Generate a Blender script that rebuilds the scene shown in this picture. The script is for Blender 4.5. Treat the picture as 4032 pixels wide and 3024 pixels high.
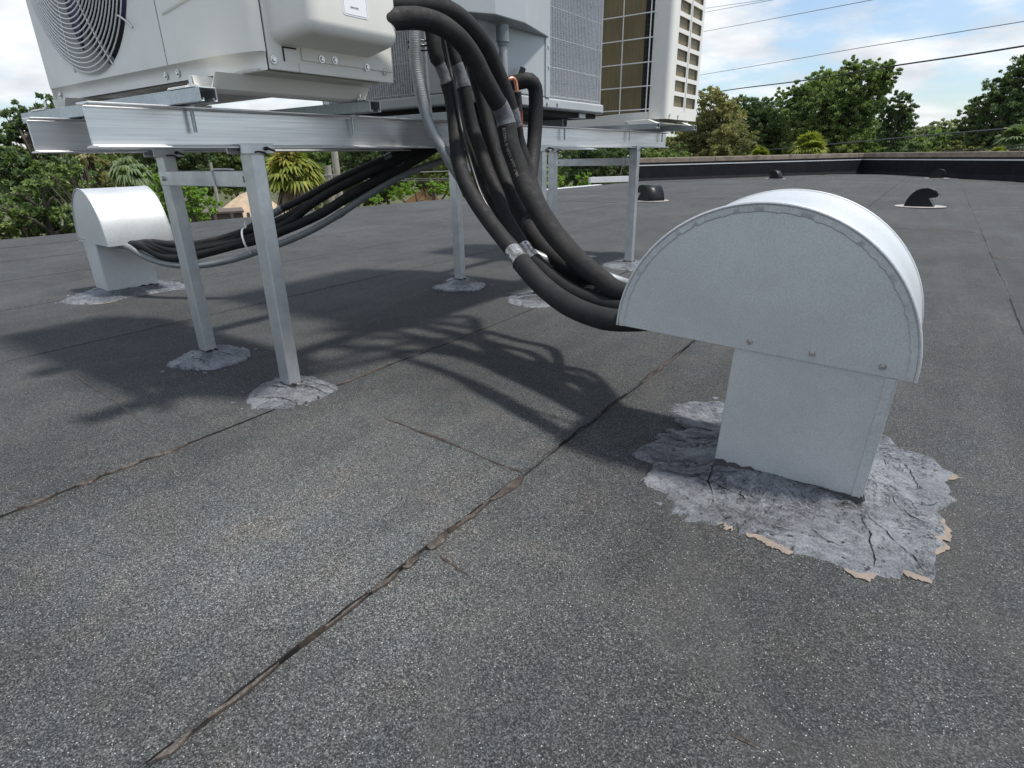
import bpy, bmesh, math, random
import numpy as np
from mathutils import Vector, Matrix, noise as mnoise

random.seed(7); rng = np.random.default_rng(11)
scene = bpy.context.scene
for o in list(bpy.data.objects): bpy.data.objects.remove(o)
col = scene.collection

# ------------------------------------------------------------------ camera
F_PX, PITCH, ROLL, YAW, CAM_Z = 2277.44, .374961, .0206227, .613502, 0.65
_c, _s = math.cos, math.sin
_fw = np.array([0, _c(PITCH), -_s(PITCH)]); _rt = np.array([1., 0, 0]); _dn = np.array([0, -_s(PITCH), -_c(PITCH)])
_R = np.array([_c(ROLL)*_rt + _s(ROLL)*_dn, -_s(ROLL)*_rt + _c(ROLL)*_dn, _fw])
_S = np.array([[_c(YAW), -_s(YAW), 0], [_s(YAW), _c(YAW), 0], [0, 0, 1]])
CM = _R @ _S.T                       # scene -> camera (x right, y down, z forward)
CP = np.array([0, 0, CAM_Z])
cam = bpy.data.cameras.new('camera'); camo = bpy.data.objects.new('camera', cam); col.objects.link(camo)
cam.sensor_fit = 'HORIZONTAL'; cam.sensor_width = 36; cam.lens = 36*F_PX/4032
cam.clip_start = .02; cam.clip_end = 3000
mw = Matrix.Identity(4)
for i in range(3):
    mw[i][0] = CM[0][i]; mw[i][1] = -CM[1][i]; mw[i][2] = -CM[2][i]; mw[i][3] = CP[i]
camo.matrix_world = mw
scene.camera = camo

# ------------------------------------------------------------------ light
SUN = Vector((.38, .14, 1.0)).normalized()
sl = bpy.data.lights.new('sun', 'SUN'); sl.energy = 3.0; sl.angle = math.radians(4.5); sl.color = (1, .95, .87)
so = bpy.data.objects.new('sun', sl); col.objects.link(so)
so.rotation_euler = SUN.to_track_quat('Z', 'Y').to_euler(); so.location = (3, 2, 12)
world = bpy.data.worlds.new('World'); scene.world = world; world.use_nodes = True
wn, wl = world.node_tree.nodes, world.node_tree.links
wn.clear()
w_out = wn.new('ShaderNodeOutputWorld'); w_bg = wn.new('ShaderNodeBackground'); w_bg.inputs[1].default_value = .1
sky = wn.new('ShaderNodeTexSky'); sky.sky_type = 'NISHITA'; sky.sun_disc = False
sky.sun_elevation = math.asin(SUN.z); sky.sun_rotation = math.atan2(SUN.x, SUN.y)
sky.air_density = 1.0; sky.dust_density = 1.0; sky.ozone_density = 1.0
tc = wn.new('ShaderNodeTexCoord'); sep = wn.new('ShaderNodeSeparateXYZ'); wl.new(tc.outputs['Generated'], sep.inputs[0])
def wmath(op, a, b=None, c=None):
    n = wn.new('ShaderNodeMath'); n.operation = op
    for i, v in enumerate((a, b, c)):
        if v is None: continue
        if isinstance(v, (int, float)): n.inputs[i].default_value = v
        else: wl.new(v, n.inputs[i])
    return n.outputs[0]
zz = wmath('ADD', wmath('MAXIMUM', sep.outputs[2], 0.0), .22)
comb = wn.new('ShaderNodeCombineXYZ')
wl.new(wmath('DIVIDE', sep.outputs[0], zz), comb.inputs[0]); wl.new(wmath('DIVIDE', sep.outputs[1], zz), comb.inputs[1])
def wnoise(scale, detail, rough, off, stretch=(1, 1, 1)):
    mp = wn.new('ShaderNodeMapping'); mp.inputs['Location'].default_value = off; mp.inputs['Scale'].default_value = stretch
    wl.new(comb.outputs[0], mp.inputs[0])
    n = wn.new('ShaderNodeTexNoise'); n.inputs['Scale'].default_value = scale; n.inputs['Detail'].default_value = detail
    n.inputs['Roughness'].default_value = rough; wl.new(mp.outputs[0], n.inputs[0]); return n.outputs[0]
m1 = wnoise(1.5, 5, .5, (4.6, 2.2, 0), (1, 1, 1)); m2 = wnoise(4.5, 4, .55, (9, 1, 3))
cm = wmath('ADD', m1, wmath('MULTIPLY', wmath('SUBTRACT', m2, .5), .35))
rr = wn.new('ShaderNodeValToRGB'); rr.color_ramp.elements[0].position = .40; rr.color_ramp.elements[1].position = .60
rr.color_ramp.interpolation = 'EASE'
wl.new(cm, rr.inputs[0])
# cloud brightness varies softly (grey bases, white tops)
c3 = wnoise(3.1, 4, .5, (1.3, 7.7, 2))
cb = wn.new('ShaderNodeValToRGB'); cb.color_ramp.elements[0].position = .35; cb.color_ramp.elements[1].position = .62
cb.color_ramp.elements[0].color = (4.6, 4.85, 5.2, 1); cb.color_ramp.elements[1].color = (6.6, 6.7, 6.8, 1)
wl.new(c3, cb.inputs[0])
sk = wn.new('ShaderNodeMix'); sk.data_type = 'RGBA'; sk.blend_type = 'MULTIPLY'; sk.inputs[0].default_value = 1
wl.new(sky.outputs[0], sk.inputs[6]); sk.inputs[7].default_value = (.9, 1.0, 1.08, 1)
mx = wn.new('ShaderNodeMix'); mx.data_type = 'RGBA'
wl.new(wmath('MULTIPLY_ADD', rr.outputs[0], .82, .16), mx.inputs[0]); wl.new(sk.outputs[2], mx.inputs[6]); wl.new(cb.outputs[0], mx.inputs[7])
wl.new(mx.outputs[2], w_bg.inputs[0]); wl.new(w_bg.outputs[0], w_out.inputs[0])
scene.view_settings.view_transform = 'Standard'; scene.view_settings.look = 'None'
scene.view_settings.exposure = 0.66; scene.view_settings.gamma = 1
scene.render.engine = 'CYCLES'
scene.cycles.max_bounces = 6; scene.cycles.transparent_max_bounces = 6

# ------------------------------------------------------------------ photo pixel -> place
def ray(x, y): return CM.T @ np.array([(x-2016)/F_PX, (y-1512)/F_PX, 1.])
def onx(x, y, X): d = ray(x, y); return CP + d*(X/d[0])
def ony(x, y, Y): d = ray(x, y); return CP + d*(Y/d[1])
def onz(x, y, Z=0.): d = ray(x, y); return CP + d*((Z-CAM_Z)/d[2])
def roofz(X): 
    t = X + 1.5
    return -.02*(t if t > .6 else (0 if t < -.6 else (t+.6)**2/2.4))
def onroof(x, y):
    p = onz(x, y, 0)
    for _ in range(5): p = onz(x, y, roofz(p[0]))
    return p
def atdist(x, y, dist):
    d = ray(x, y); return CP + d*(dist/math.hypot(d[0], d[1]))
def onplane(x, y, p0, dr):
    n = np.array([-dr[1], dr[0], 0.]); d = ray(x, y); t = n @ (np.array([p0[0], p0[1], 0])-CP)/(n @ d); return CP + d*t

# ------------------------------------------------------------------ materials
def new_mat(name):
    m = bpy.data.materials.new(name); m.use_nodes = True
    nt = m.node_tree; b = nt.nodes['Principled BSDF']; return m, nt, b
class N:
    def __init__(s, nt): s.nt = nt; s.tc = None
    def coord(s, kind='Object', scale=None):
        if s.tc is None: s.tc = s.nt.nodes.new('ShaderNodeTexCoord')
        o = s.tc.outputs[kind]
        if scale is not None:
            mp = s.nt.nodes.new('ShaderNodeMapping'); mp.inputs['Scale'].default_value = scale; s.nt.links.new(o, mp.inputs[0]); o = mp.outputs[0]
        return o
    def noise(s, scale, detail=3, rough=.5, vec=None, out=0, dist=0):
        n = s.nt.nodes.new('ShaderNodeTexNoise'); n.inputs['Scale'].default_value = scale; n.inputs['Detail'].default_value = detail
        n.inputs['Roughness'].default_value = rough; n.inputs['Distortion'].default_value = dist
        s.nt.links.new(vec if vec is not None else s.coord(), n.inputs[0]); return n.outputs[out]
    def voro(s, scale, feature='F1', out=0, vec=None, rnd=1):
        n = s.nt.nodes.new('ShaderNodeTexVoronoi'); n.feature = feature; n.inputs['Scale'].default_value = scale; n.inputs['Randomness'].default_value = rnd
        s.nt.links.new(vec if vec is not None else s.coord(), n.inputs[0]); return n.outputs[out]
    def ramp(s, fac, stops, interp='LINEAR'):
        n = s.nt.nodes.new('ShaderNodeValToRGB'); cr = n.color_ramp; cr.interpolation = interp
        while len(cr.elements) < len(stops): cr.elements.new(.5)
        for e, (p, c) in zip(cr.elements, stops):
            e.position = p; e.color = (*c, 1) if isinstance(c, tuple) else (c, c, c, 1)
        s.nt.links.new(fac, n.inputs[0]); return n.outputs[0]
    def mix(s, fac, a, b, mode='MIX'):
        n = s.nt.nodes.new('ShaderNodeMix'); n.data_type = 'RGBA'; n.blend_type = mode
        for i, v in ((0, fac), (6, a), (7, b)):
            if isinstance(v, (int, float)): n.inputs[i].default_value = v
            elif isinstance(v, tuple): n.inputs[i].default_value = (*v, 1)
            else: s.nt.links.new(v, n.inputs[i])
        return n.outputs[2]
    def math(s, op, a, b=0.):
        n = s.nt.nodes.new('ShaderNodeMath'); n.operation = op
        for i, v in ((0, a), (1, b)):
            if isinstance(v, (int, float)): n.inputs[i].default_value = v
            else: s.nt.links.new(v, n.inputs[i])
        return n.outputs[0]
    def bump(s, h, strength=.3, dist=.01, normal=None):
        n = s.nt.nodes.new('ShaderNodeBump'); n.inputs['Strength'].default_value = strength; n.inputs['Distance'].default_value = dist
        s.nt.links.new(h, n.inputs['Height'])
        if normal is not None: s.nt.links.new(normal, n.inputs['Normal'])
        return n.outputs[0]
MATS = {}
def simple(name, colr, rough=.5, metal=0., var=.12, vscale=8, bump=0., bscale=60, spec=.5, dirt=None, rvar=.1):
    m, nt, b = new_mat(name); n = N(nt)
    v = n.noise(vscale, 5, .6)
    lo = tuple(c*(1-var) for c in colr); hi = tuple(min(1, c*(1+var)) for c in colr)
    cc = n.ramp(v, [(.3, lo), (.7, hi)])
    if dirt:
        dm = n.ramp(n.noise(dirt[1], 6, .65), [(.52, 0.), (.72, 1.)])
        cc = n.mix(n.math('MULTIPLY', dm, dirt[2]), cc, dirt[0])
    nt.links.new(cc, b.inputs['Base Color'])
    nt.links.new(n.ramp(n.noise(vscale*3, 4), [(.3, max(.02, rough-rvar)), (.7, min(1, rough+rvar))]), b.inputs['Roughness'])
    b.inputs['Metallic'].default_value = metal; b.inputs['Specular IOR Level'].default_value = spec
    if bump: nt.links.new(n.bump(n.noise(bscale, 4), bump, .004), b.inputs['Normal'])
    MATS[name] = m; return m

def roof_mat():
    m, nt, b = new_mat('granule_cap_sheet'); n = N(nt)
    big = n.noise(.9, 5, .6); mid = n.noise(9, 5, .65); streak = n.noise(1.0, 5, .6, n.coord(scale=(9, .8, 1)))
    fine = n.voro(560, out=1); fine2 = n.noise(330, 2, .7); fine3 = n.noise(130, 3, .7)
    sepf = nt.nodes.new('ShaderNodeSeparateColor'); nt.links.new(fine, sepf.inputs[0])
    g = n.math('ADD', n.math('MULTIPLY', sepf.outputs[0], .7), n.math('MULTIPLY', fine2, .7))
    g = n.math('ADD', g, n.math('MULTIPLY', fine3, .3))
    base = n.ramp(n.math('MULTIPLY', g, .6), [(.26, (.006, .0066, .0072)), (.46, (.029, .031, .0325)), (.62, (.060, .064, .0655)), (.80, (.150, .156, .157))])
    base = n.mix(1., base, n.ramp(mid, [(.35, (.95, .99, 1.0)), (.5, (1, 1, 1)), (.68, (1.07, 1.0, .95))]), 'MULTIPLY')
    base = n.mix(1., base, n.ramp(n.math('ADD', n.math('MULTIPLY', big, .55), n.math('ADD', n.math('MULTIPLY', streak, .3), n.math('MULTIPLY', mid, .15))), [(.38, .70), (.5, 1.0), (.62, 1.35)]), 'MULTIPLY')
    # dusty, foot-worn stretch in the walking area beside the stand
    d = nt.nodes.new('ShaderNodeVectorMath'); d.operation = 'DISTANCE'; nt.links.new(n.coord(), d.inputs[0]); d.inputs[1].default_value = (-.85, .62, 0)
    dust = n.ramp(n.math('ADD', d.outputs['Value'], n.math('MULTIPLY', n.math('SUBTRACT', n.noise(2.4, 5, .65), .5), 1.1)), [(.05, 1.), (.85, 0.)], 'EASE')
    base = n.mix(n.math('MULTIPLY', dust, .62), base, n.mix(1., base, (2.0, 1.97, 1.92), 'MULTIPLY'))
    # old water marks
    wm = n.ramp(n.noise(1.7, 2, .4, dist=.6), [(.46, 0.), (.49, 1.), (.52, 0.)])
    base = n.mix(n.math('MULTIPLY', wm, .22), base, (.09, .085, .08))
    sp = n.voro(520, out=1); seps = nt.nodes.new('ShaderNodeSeparateColor'); nt.links.new(sp, seps.inputs[0])
    thr = n.ramp(n.noise(3.5, 3), [(.35, .990), (.7, .972)])
    spark = n.math('MULTIPLY', n.math('GREATER_THAN', seps.outputs[0], thr), n.math('LESS_THAN', n.voro(520, out=0), .45))
    base = n.mix(n.math('MULTIPLY', spark, .6), base, (.62, .62, .6))  # granule sparkle painted into the colour as pale specks
    nt.links.new(base, b.inputs['Base Color'])
    b.inputs['Roughness'].default_value = .8; b.inputs['Specular IOR Level'].default_value = .35
    h = n.math('ADD', n.math('MULTIPLY', g, .5), n.math('MULTIPLY', mid, .5))
    nt.links.new(n.bump(h, .8, .004), b.inputs['Normal'])
    MATS['roof'] = m
roof_mat()
def tar_mat():
    m, nt, b = new_mat('grey_roof_cement'); n = N(nt)
    warp = n.mix(.25, n.coord(), n.noise(5, 3, .5, out=1))
    mp = nt.nodes.new('ShaderNodeMapping'); mp.inputs['Scale'].default_value = (16, 70, 30); mp.inputs['Rotation'].default_value = (0, 0, .5); nt.links.new(warp, mp.inputs[0])
    stroke = n.noise(1., 5, .65, mp.outputs[0]); fine = n.noise(210, 4, .75); w = n.noise(7, 5, .65)
    k = n.math('ADD', n.math('MULTIPLY', stroke, .30), n.math('ADD', n.math('MULTIPLY', w, .33), n.math('MULTIPLY', fine, .40)))
    cc = n.ramp(k, [(.40, (.02, .021, .024)), (.47, (.11, .117, .131)), (.55, (.20, .212, .234)), (.68, (.34, .357, .385))])
    ck = n.voro(7, 'DISTANCE_TO_EDGE', vec=n.mix(.4, n.coord(scale=(1, 1.8, 1)), n.noise(13, 7, .7, out=1)))
    crack = n.math('MULTIPLY', n.ramp(ck, [(.0, 1.), (.02, .0)]), n.ramp(n.noise(5, 3), [(.45, 0.), (.55, 1.)]))
    cc = n.mix(crack, cc, (.006, .006, .007))
    pits = n.ramp(n.noise(55, 4, .7), [(.36, 1.), (.40, 0.)])
    cc = n.mix(n.math('MULTIPLY', pits, .85), cc, (.009, .009, .010))
    nt.links.new(cc, b.inputs['Base Color']); b.inputs['Metallic'].default_value = .4
    nt.links.new(n.ramp(w, [(.3, .24), (.7, .42)]), b.inputs['Roughness'])
    h = n.math('SUBTRACT', n.math('ADD', n.math('MULTIPLY', stroke, .6), n.math('MULTIPLY', fine, .9)), n.math('MULTIPLY', crack, .9))
    nt.links.new(n.bump(h, .75, .006), b.inputs['Normal'])
    MATS['tar'] = m
tar_mat()
def galv_mat(name, colr, rough, metal, speck=.10):
    m, nt, b = new_mat(name); n = N(nt)
    f = n.noise(260, 3, .7); l = n.noise(5, 4, .5); sp = n.voro(60, out=1)
    s_ = nt.nodes.new('ShaderNodeSeparateColor'); nt.links.new(sp, s_.inputs[0])
    k = n.math('ADD', n.math('MULTIPLY', f, .82), n.math('ADD', n.math('MULTIPLY', l, .12), n.math('MULTIPLY', s_.outputs[0], .05)))
    cc = n.ramp(k, [(.35, tuple(c*(1-speck*1.6) for c in colr)), (.65, tuple(min(1, c*(1+speck)) for c in colr))])
    nt.links.new(cc, b.inputs['Base Color']); b.inputs['Metallic'].default_value = metal
    nt.links.new(n.ramp(l, [(.3, rough-.06), (.7, rough+.06)]), b.inputs['Roughness'])
    nt.links.new(n.bump(n.noise(3, 3), .06, .03), b.inputs['Normal'])
    MATS[name] = m
galv_mat('galv', (.62, .645, .66), .44, .58); galv_mat('galv_strut', (.46, .50, .52), .4, .7, .16)
def alu_mat():
    m, nt, b = new_mat('mill_aluminium'); n = N(nt)
    st = n.noise(9, 5, .65, n.coord(scale=(30, .35, 30))); l = n.noise(3, 4)
    nt.links.new(n.ramp(st, [(.3, (.62, .63, .65)), (.7, (.80, .81, .82))]), b.inputs['Base Color'])
    b.inputs['Metallic'].default_value = .92
    nt.links.new(n.ramp(st, [(.3, .42), (.7, .28)]), b.inputs['Roughness'])
    nt.links.new(n.bump(st, .05, .003), b.inputs['Normal'])
    MATS['alu'] = m
    m, nt, b = new_mat('scratched_aluminium'); n = N(nt)
    v = n.noise(14, 6, .65); sc = n.voro(38, 'DISTANCE_TO_EDGE', vec=n.coord(scale=(1, 1, 3.5)))
    scr = n.math('MULTIPLY', n.ramp(sc, [(0., 1.), (.02, 0.)]), n.ramp(n.noise(16, 3), [(.58, 0.), (.66, 1.)]))
    cc = n.ramp(v, [(.3, (.46, .48, .50)), (.7, (.66, .68, .70))])
    nt.links.new(n.mix(n.math('MULTIPLY', scr, .7), cc, (.92, .92, .92)), b.inputs['Base Color'])
    b.inputs['Metallic'].default_value = .75; nt.links.new(n.ramp(v, [(.3, .45), (.7, .33)]), b.inputs['Roughness'])
    MATS['alu_leg'] = m
alu_mat()
simple('cream', (.76, .75, .70), .45, 0, .03, 5, .04, 300, .5, ((.45, .43, .38), 2.5, .25))
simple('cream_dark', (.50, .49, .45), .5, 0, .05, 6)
simple('grey_paint', (.37, .40, .415), .42, 0, .04, 5, .04, 240, .5)
simple('white_wire', (.78, .78, .76), .4, 0, .03)
simple('black_rubber', (.010, .010, .011), .72, 0, .35, 26, .25, 260, .4, ((.04, .037, .033), 9, .22))
simple('dark_foam', (.014, .014, .015), .78, 0, .3, 22, .3, 260, .35, ((.055, .051, .045), 8, .35))
simple('black_tape', (.01, .01, .011), .32, 0, .3, 60, .5, 60, .5)
simple('grey_tape', (.115, .12, .13), .32, .15, .25, 50, .6, 60, .5)
simple('foil_tape', (.5, .5, .5), .22, .8, .3, 60, .8, 70, .5)
simple('black_plastic', (.012, .012, .013), .4, 0, .2, 20)
simple('grey_pvc', (.16, .18, .19), .42, 0, .1, 12)
simple('conduit_metal', (.33, .35, .36), .42, .5, .12, 40)
simple('conduit_white', (.60, .62, .60), .4, .2, .08, 40)
simple('copper', (.70, .30, .20), .35, .7, .15, 30)
simple('copper_dark', (.30, .09, .06), .5, .4, .2, 30)
simple('screw_metal', (.62, .62, .6), .25, .9, .1, 30)
simple('guard_wire', (.55, .57, .59), .35, .4, .05)
simple('navy_fan', (.016, .02, .085), .4, 0, .1, 10)
simple('dark_inside', (.02, .02, .02), .8, 0, .1)
simple('paper_white', (.80, .81, .84), .5, 0, .02)
simple('print_grey', (.22, .22, .25), .6, 0, .1)
simple('text_grey', (.26, .25, .20), .7, 0, .3, 200)
simple('bitumen', (.040, .031, .026), .5, 0, .4, 40, .8, 110, .4, ((.105, .083, .068), 30, .6))
simple('gap_dark', (.009, .008, .0075), .7, 0, .3, 30, .3, 90, .2)  # near-black for painted seam gap shade and cement cracks
simple('felt_tan', (.20, .165, .138), .8, 0, .2, 30, .4, 120)
simple('membrane_black', (.007, .0075, .010), .75, 0, .3, 3, .25, 14, .2, ((.016, .017, .022), 1.2, .6))
simple('coping', (.25, .205, .165), .85, 0, .3, 5, .5, 40, .3, ((.10, .085, .07), 3, .7))
simple('white_metal', (.74, .75, .76), .4, .1, .06, 6, 0, 60, .5, ((.32, .31, .29), 6, .5))
simple('vent_black', (.006, .007, .008), .38, 0, .15, 8, 0, 60, .3)
simple('vent_base', (.32, .30, .285), .7, 0, .2, 10)
simple('bark', (.075, .062, .05), .9, 0, .35, 6, .8, 18)
simple('palm_trunk', (.20, .165, .13), .9, 0, .35, 5, .8, 14)
simple('pole_wood', (.30, .275, .24), .85, 0, .25, 5, .5, 30)
simple('wire_black', (.02, .02, .022), .5, 0, .1)
simple('wire_black_lit', (.075, .08, .085), .5, 0, .1)  # black cable colour lightened to paint the light falling from above
simple('wire_grey', (.20, .21, .23), .5, .2, .1)
simple('sand', (.40, .31, .22), .95, 0, .22, 2.5, .9, 6, .2, ((.24, .19, .14), 1.2, .5))
simple('orange_sand', (.45, .25, .11), .95, 0, .2, 2, .6, 6, .2)
simple('container_brown', (.10, .075, .065), .7, 0, .2, 3)
simple('ground_dirt', (.07, .075, .04), .95, 0, .4, .3, .4, 3, .2, ((.07, .10, .03), .2, .8))
simple('zip_white', (.78, .78, .78), .4, 0, .02)
def leaf_mat(name, dark, light, warm, trans=.35):
    m, nt, b = new_mat(name); n = N(nt)
    g = nt.nodes.new('ShaderNodeNewGeometry')
    v = n.noise(.55, 4, .6); v2 = n.noise(5.5, 2, .6)
    k = n.math('ADD', n.math('MULTIPLY', v, .55), n.math('ADD', n.math('MULTIPLY', v2, .3), n.math('MULTIPLY', g.outputs['Random Per Island'], .25)))
    cc = n.ramp(k, [(.36, dark), (.60, light), (.78, warm)])
    nt.links.new(cc, b.inputs['Base Color']); b.inputs['Roughness'].default_value = .5; b.inputs['Specular IOR Level'].default_value = .35
    tr = nt.nodes.new('ShaderNodeBsdfTranslucent'); nt.links.new(n.mix(1., cc, (1.5, 1.7, .7), 'MULTIPLY'), tr.inputs[0])
    ms = nt.nodes.new('ShaderNodeMixShader'); ms.inputs[0].default_value = trans
    nt.links.new(b.outputs[0], ms.inputs[1]); nt.links.new(tr.outputs[0], ms.inputs[2])
    nt.links.new(ms.outputs[0], nt.nodes['Material Output'].inputs[0]); MATS[name] = m
leaf_mat('leaf_mid', (0.071, 0.110, 0.044), (0.176, 0.242, 0.087), (0.328, 0.359, 0.134))
leaf_mat('leaf_dark', (0.048, 0.079, 0.044), (0.112, 0.163, 0.074), (0.222, 0.253, 0.111))
leaf_mat('leaf_olive', (0.106, 0.110, 0.054), (0.222, 0.221, 0.104), (0.376, 0.316, 0.174))
leaf_mat('leaf_bright', (0.097, 0.172, 0.030), (0.212, 0.345, 0.061), (0.385, 0.482, 0.121))
leaf_mat('leaf_pale', (0.136, 0.172, 0.110), (0.251, 0.294, 0.181), (0.385, 0.378, 0.244))
leaf_mat('palm_leaf', (.08, .11, .022), (.21, .24, .05), (.38, .35, .09), .3)
leaf_mat('palm_pale', (.08, .12, .06), (.15, .20, .10), (.24, .27, .14), .3)
leaf_mat('palm_dead', (.14, .10, .065), (.26, .19, .13), (.38, .29, .20), .15)
leaf_mat('palm_flower', (.30, .20, .07), (.48, .33, .12), (.6, .46, .2), .2)
def coil_mat(name, a, b_, axis_scale, rough=.5, metal=0):
    m, nt, b = new_mat(name); n = N(nt)
    v = n.noise(1., 3, .6, n.coord(scale=axis_scale)); l = n.noise(5, 3)
    nt.links.new(n.mix(.35, n.ramp(v, [(.3, a), (.7, b_)]), n.ramp(l, [(.3, a), (.7, b_)])), b.inputs['Base Color'])
    b.inputs['Roughness'].default_value = rough; b.inputs['Metallic'].default_value = metal
    nt.links.new(n.bump(v, .5, .004), b.inputs['Normal']); MATS[name] = m
coil_mat('coil_brown', (.12, .09, .04), (.27, .215, .11), (260, 260, 6), .45, .2)
coil_mat('coil_silver', (.10, .10, .11), (.50, .51, .53), (45, 45, 230), .35, .5)

# ------------------------------------------------------------------ mesh building
class MB:
    def __init__(s): s.v = []; s.f = []
    def add(s, vs, fs):
        k = len(s.v); s.v += [tuple(map(float, p)) for p in vs]; s.f += [tuple(i+k for i in q) for q in fs]; return s
    def box(s, x0, x1, y0, y1, z0, z1, R=None, o=None):
        vs = [(x0,y0,z0),(x1,y0,z0),(x1,y1,z0),(x0,y1,z0),(x0,y0,z1),(x1,y0,z1),(x1,y1,z1),(x0,y1,z1)]
        if R is not None: vs = [tuple(np.array(o)+R@np.array(p)) for p in vs]
        return s.add(vs, [(0,3,2,1),(4,5,6,7),(0,1,5,4),(1,2,6,5),(2,3,7,6),(3,0,4,7)])
    def prism(s, pts, axis, a, b, cap=True):
        # profile of 2D points extruded along an axis from a to b
        n = len(pts); mk = {'x': lambda p, t: (t, p[0], p[1]), 'y': lambda p, t: (p[0], t, p[1]), 'z': lambda p, t: (p[0], p[1], t)}[axis]
        vs = [mk(p, a) for p in pts] + [mk(p, b) for p in pts]
        fs = [(i, (i+1) % n, n+(i+1) % n, n+i) for i in range(n)]
        if cap: fs += [tuple(range(n))[::-1], tuple(range(n, 2*n))]
        return s.add(vs, fs)
    def tube(s, path, r, seg=12, caps=True):
        path = [np.array(p, float) for p in path]; n = len(path)
        rs = r if hasattr(r, '__len__') else [r]*n
        T = []
        for i in range(n):
            t = path[min(i+1, n-1)]-path[max(i-1, 0)]; T.append(t/(np.linalg.norm(t)+1e-12))
        up = np.array([0, 0, 1.]) if abs(T[0][2]) < .9 else np.array([1., 0, 0])
        u = np.cross(T[0], up); u /= np.linalg.norm(u)
        vs = []; s.frames = []
        for i in range(n):
            u = u-T[i]*(u @ T[i]); u /= np.linalg.norm(u); w = np.cross(T[i], u); s.frames.append((path[i], T[i], u.copy(), w))
            for k in range(seg):
                a = 2*math.pi*k/seg; vs.append(path[i]+rs[i]*(u*math.cos(a)+w*math.sin(a)))
        fs = [(i*seg+k, i*seg+(k+1) % seg, (i+1)*seg+(k+1) % seg, (i+1)*seg+k) for i in range(n-1) for k in range(seg)]
        if caps: fs += [tuple(range(seg))[::-1], tuple((n-1)*seg+k for k in range(seg))]
        return s.add(vs, fs)
    def cyl(s, c, axis, r, h, seg=16, r2=None):
        c = np.array(c, float); ax = np.array(axis, float); ax /= np.linalg.norm(ax)
        return s.tube([c, c+ax*h], [r, r if r2 is None else r2], seg)
    def ring(s, c, axis, R, r, seg=48, ts=6, a0=0, a1=2*math.pi):
        c = np.array(c, float); ax = np.array(axis, float); ax /= np.linalg.norm(ax)
        u = np.cross(ax, [0, 0, 1.]) if abs(ax[2]) < .9 else np.array([1., 0, 0]); u /= np.linalg.norm(u); w = np.cross(ax, u)
        full = abs(a1-a0-2*math.pi) < 1e-6; n = seg if full else seg+1
        vs = []
        for i in range(n):
            a = a0+(a1-a0)*i/seg; d = u*math.cos(a)+w*math.sin(a)
            for k in range(ts):
                b = 2*math.pi*k/ts; vs.append(c+d*(R+r*math.cos(b))+ax*r*math.sin(b))
        fs = []
        for i in range(seg):
            j = (i+1) % n
            for k in range(ts): fs.append((i*ts+k, j*ts+k, j*ts+(k+1) % ts, i*ts+(k+1) % ts))
        return s.add(vs, fs)
    def build(s, name, mat, parent=None, smooth=False, bevel=0, bseg=2, angle=40):
        me = bpy.data.meshes.new(name); me.from_pydata(s.v, [], s.f); me.update()
        bm = bmesh.new(); bm.from_mesh(me); bmesh.ops.recalc_face_normals(bm, faces=bm.faces); bm.to_mesh(me); bm.free()
        me.materials.append(MATS[mat] if isinstance(mat, str) else mat)
        o = bpy.data.objects.new(name, me); col.objects.link(o)
        if parent is not None: o.parent = parent
        if smooth:
            me.polygons.foreach_set('use_smooth', [True]*len(me.polygons))
            if angle < 180:
                me.set_sharp_from_angle(angle=math.radians(angle))
        if bevel:
            b = o.modifiers.new('bevel', 'BEVEL'); b.width = bevel; b.segments = bseg; b.limit_method = 'ANGLE'; b.angle_limit = math.radians(35)
        return o
def thing(name, label, cat, group=None):
    o = bpy.data.objects.new(name, None); col.objects.link(o); o.empty_display_size = .1
    return tag(o, label, cat, group)
def tag(o, label, cat, group=None):
    o['label'] = label; o['category'] = cat
    if group: o['group'] = group
    return o
def structure(o): o['kind'] = 'structure'; return o
def spline(pts, step=.012):
    P = [np.array(p, float) for p in pts]; P = [2*P[0]-P[1]]+P+[2*P[-1]-P[-2]]; out = []
    for i in range(1, len(P)-2):
        a, b, c_, d = P[i-1], P[i], P[i+1], P[i+2]; n = max(2, int(np.linalg.norm(c_-b)/step))
        ta = max(np.linalg.norm(b-a), 1e-4)**.5; tb = max(np.linalg.norm(c_-b), 1e-4)**.5; tg = max(np.linalg.norm(d-c_), 1e-4)**.5
        m1 = tb*((b-a)/ta-(c_-a)/(ta+tb)+(c_-b)/tb); m2 = tb*((c_-b)/tb-(d-b)/(tb+tg)+(d-c_)/tg)
        for k in range(n):
            t = k/n; out.append((2*t**3-3*t**2+1)*b+(t**3-2*t**2+t)*m1+(-2*t**3+3*t**2)*c_+(t**3-t**2)*m2)
    out.append(P[-2]); return out

# ------------------------------------------------------------------ roof
def ymax(X):
    if X < -1.855: return 14.85+(X+6.08)*(20.4-14.85)/(6.08-1.855)
    return 20.4-(X+1.855)*(.74/.67)
def xleft(Y): return -7.36+(Y-.8)*.0895
roof = MB()
poly = [(-7.9, -6), (xleft(14.6), 14.6), (-1.855, 20.4), (9, 8.4), (9, -6)]
roof.prism(poly, 'z', -5.0, -.25)
roof_o = structure(roof.build('roof', 'membrane_black'))
seams = [-8.2, -7.4, -6.45, -5.5, -4.55, -3.6, -2.62, -1.41, -.635, .40, 1.35, 2.3, 3.25, 4.2, 5.15, 6.1, 7.05, 8.0, 9.0]
def seam_wob(i, y): return .010*mnoise.noise((i*7.1, y*1.4, 0))+.006*mnoise.noise((i*3.3, y*6, 2))
def SHf(i): return .006 if 6 < i < 11 or i == 7 else .0016
def sheet_z(i, x):
    a, b = seams[i], seams[i+1]; return roofz(x)+SHf(i)*(x-a)/(b-a)
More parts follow.
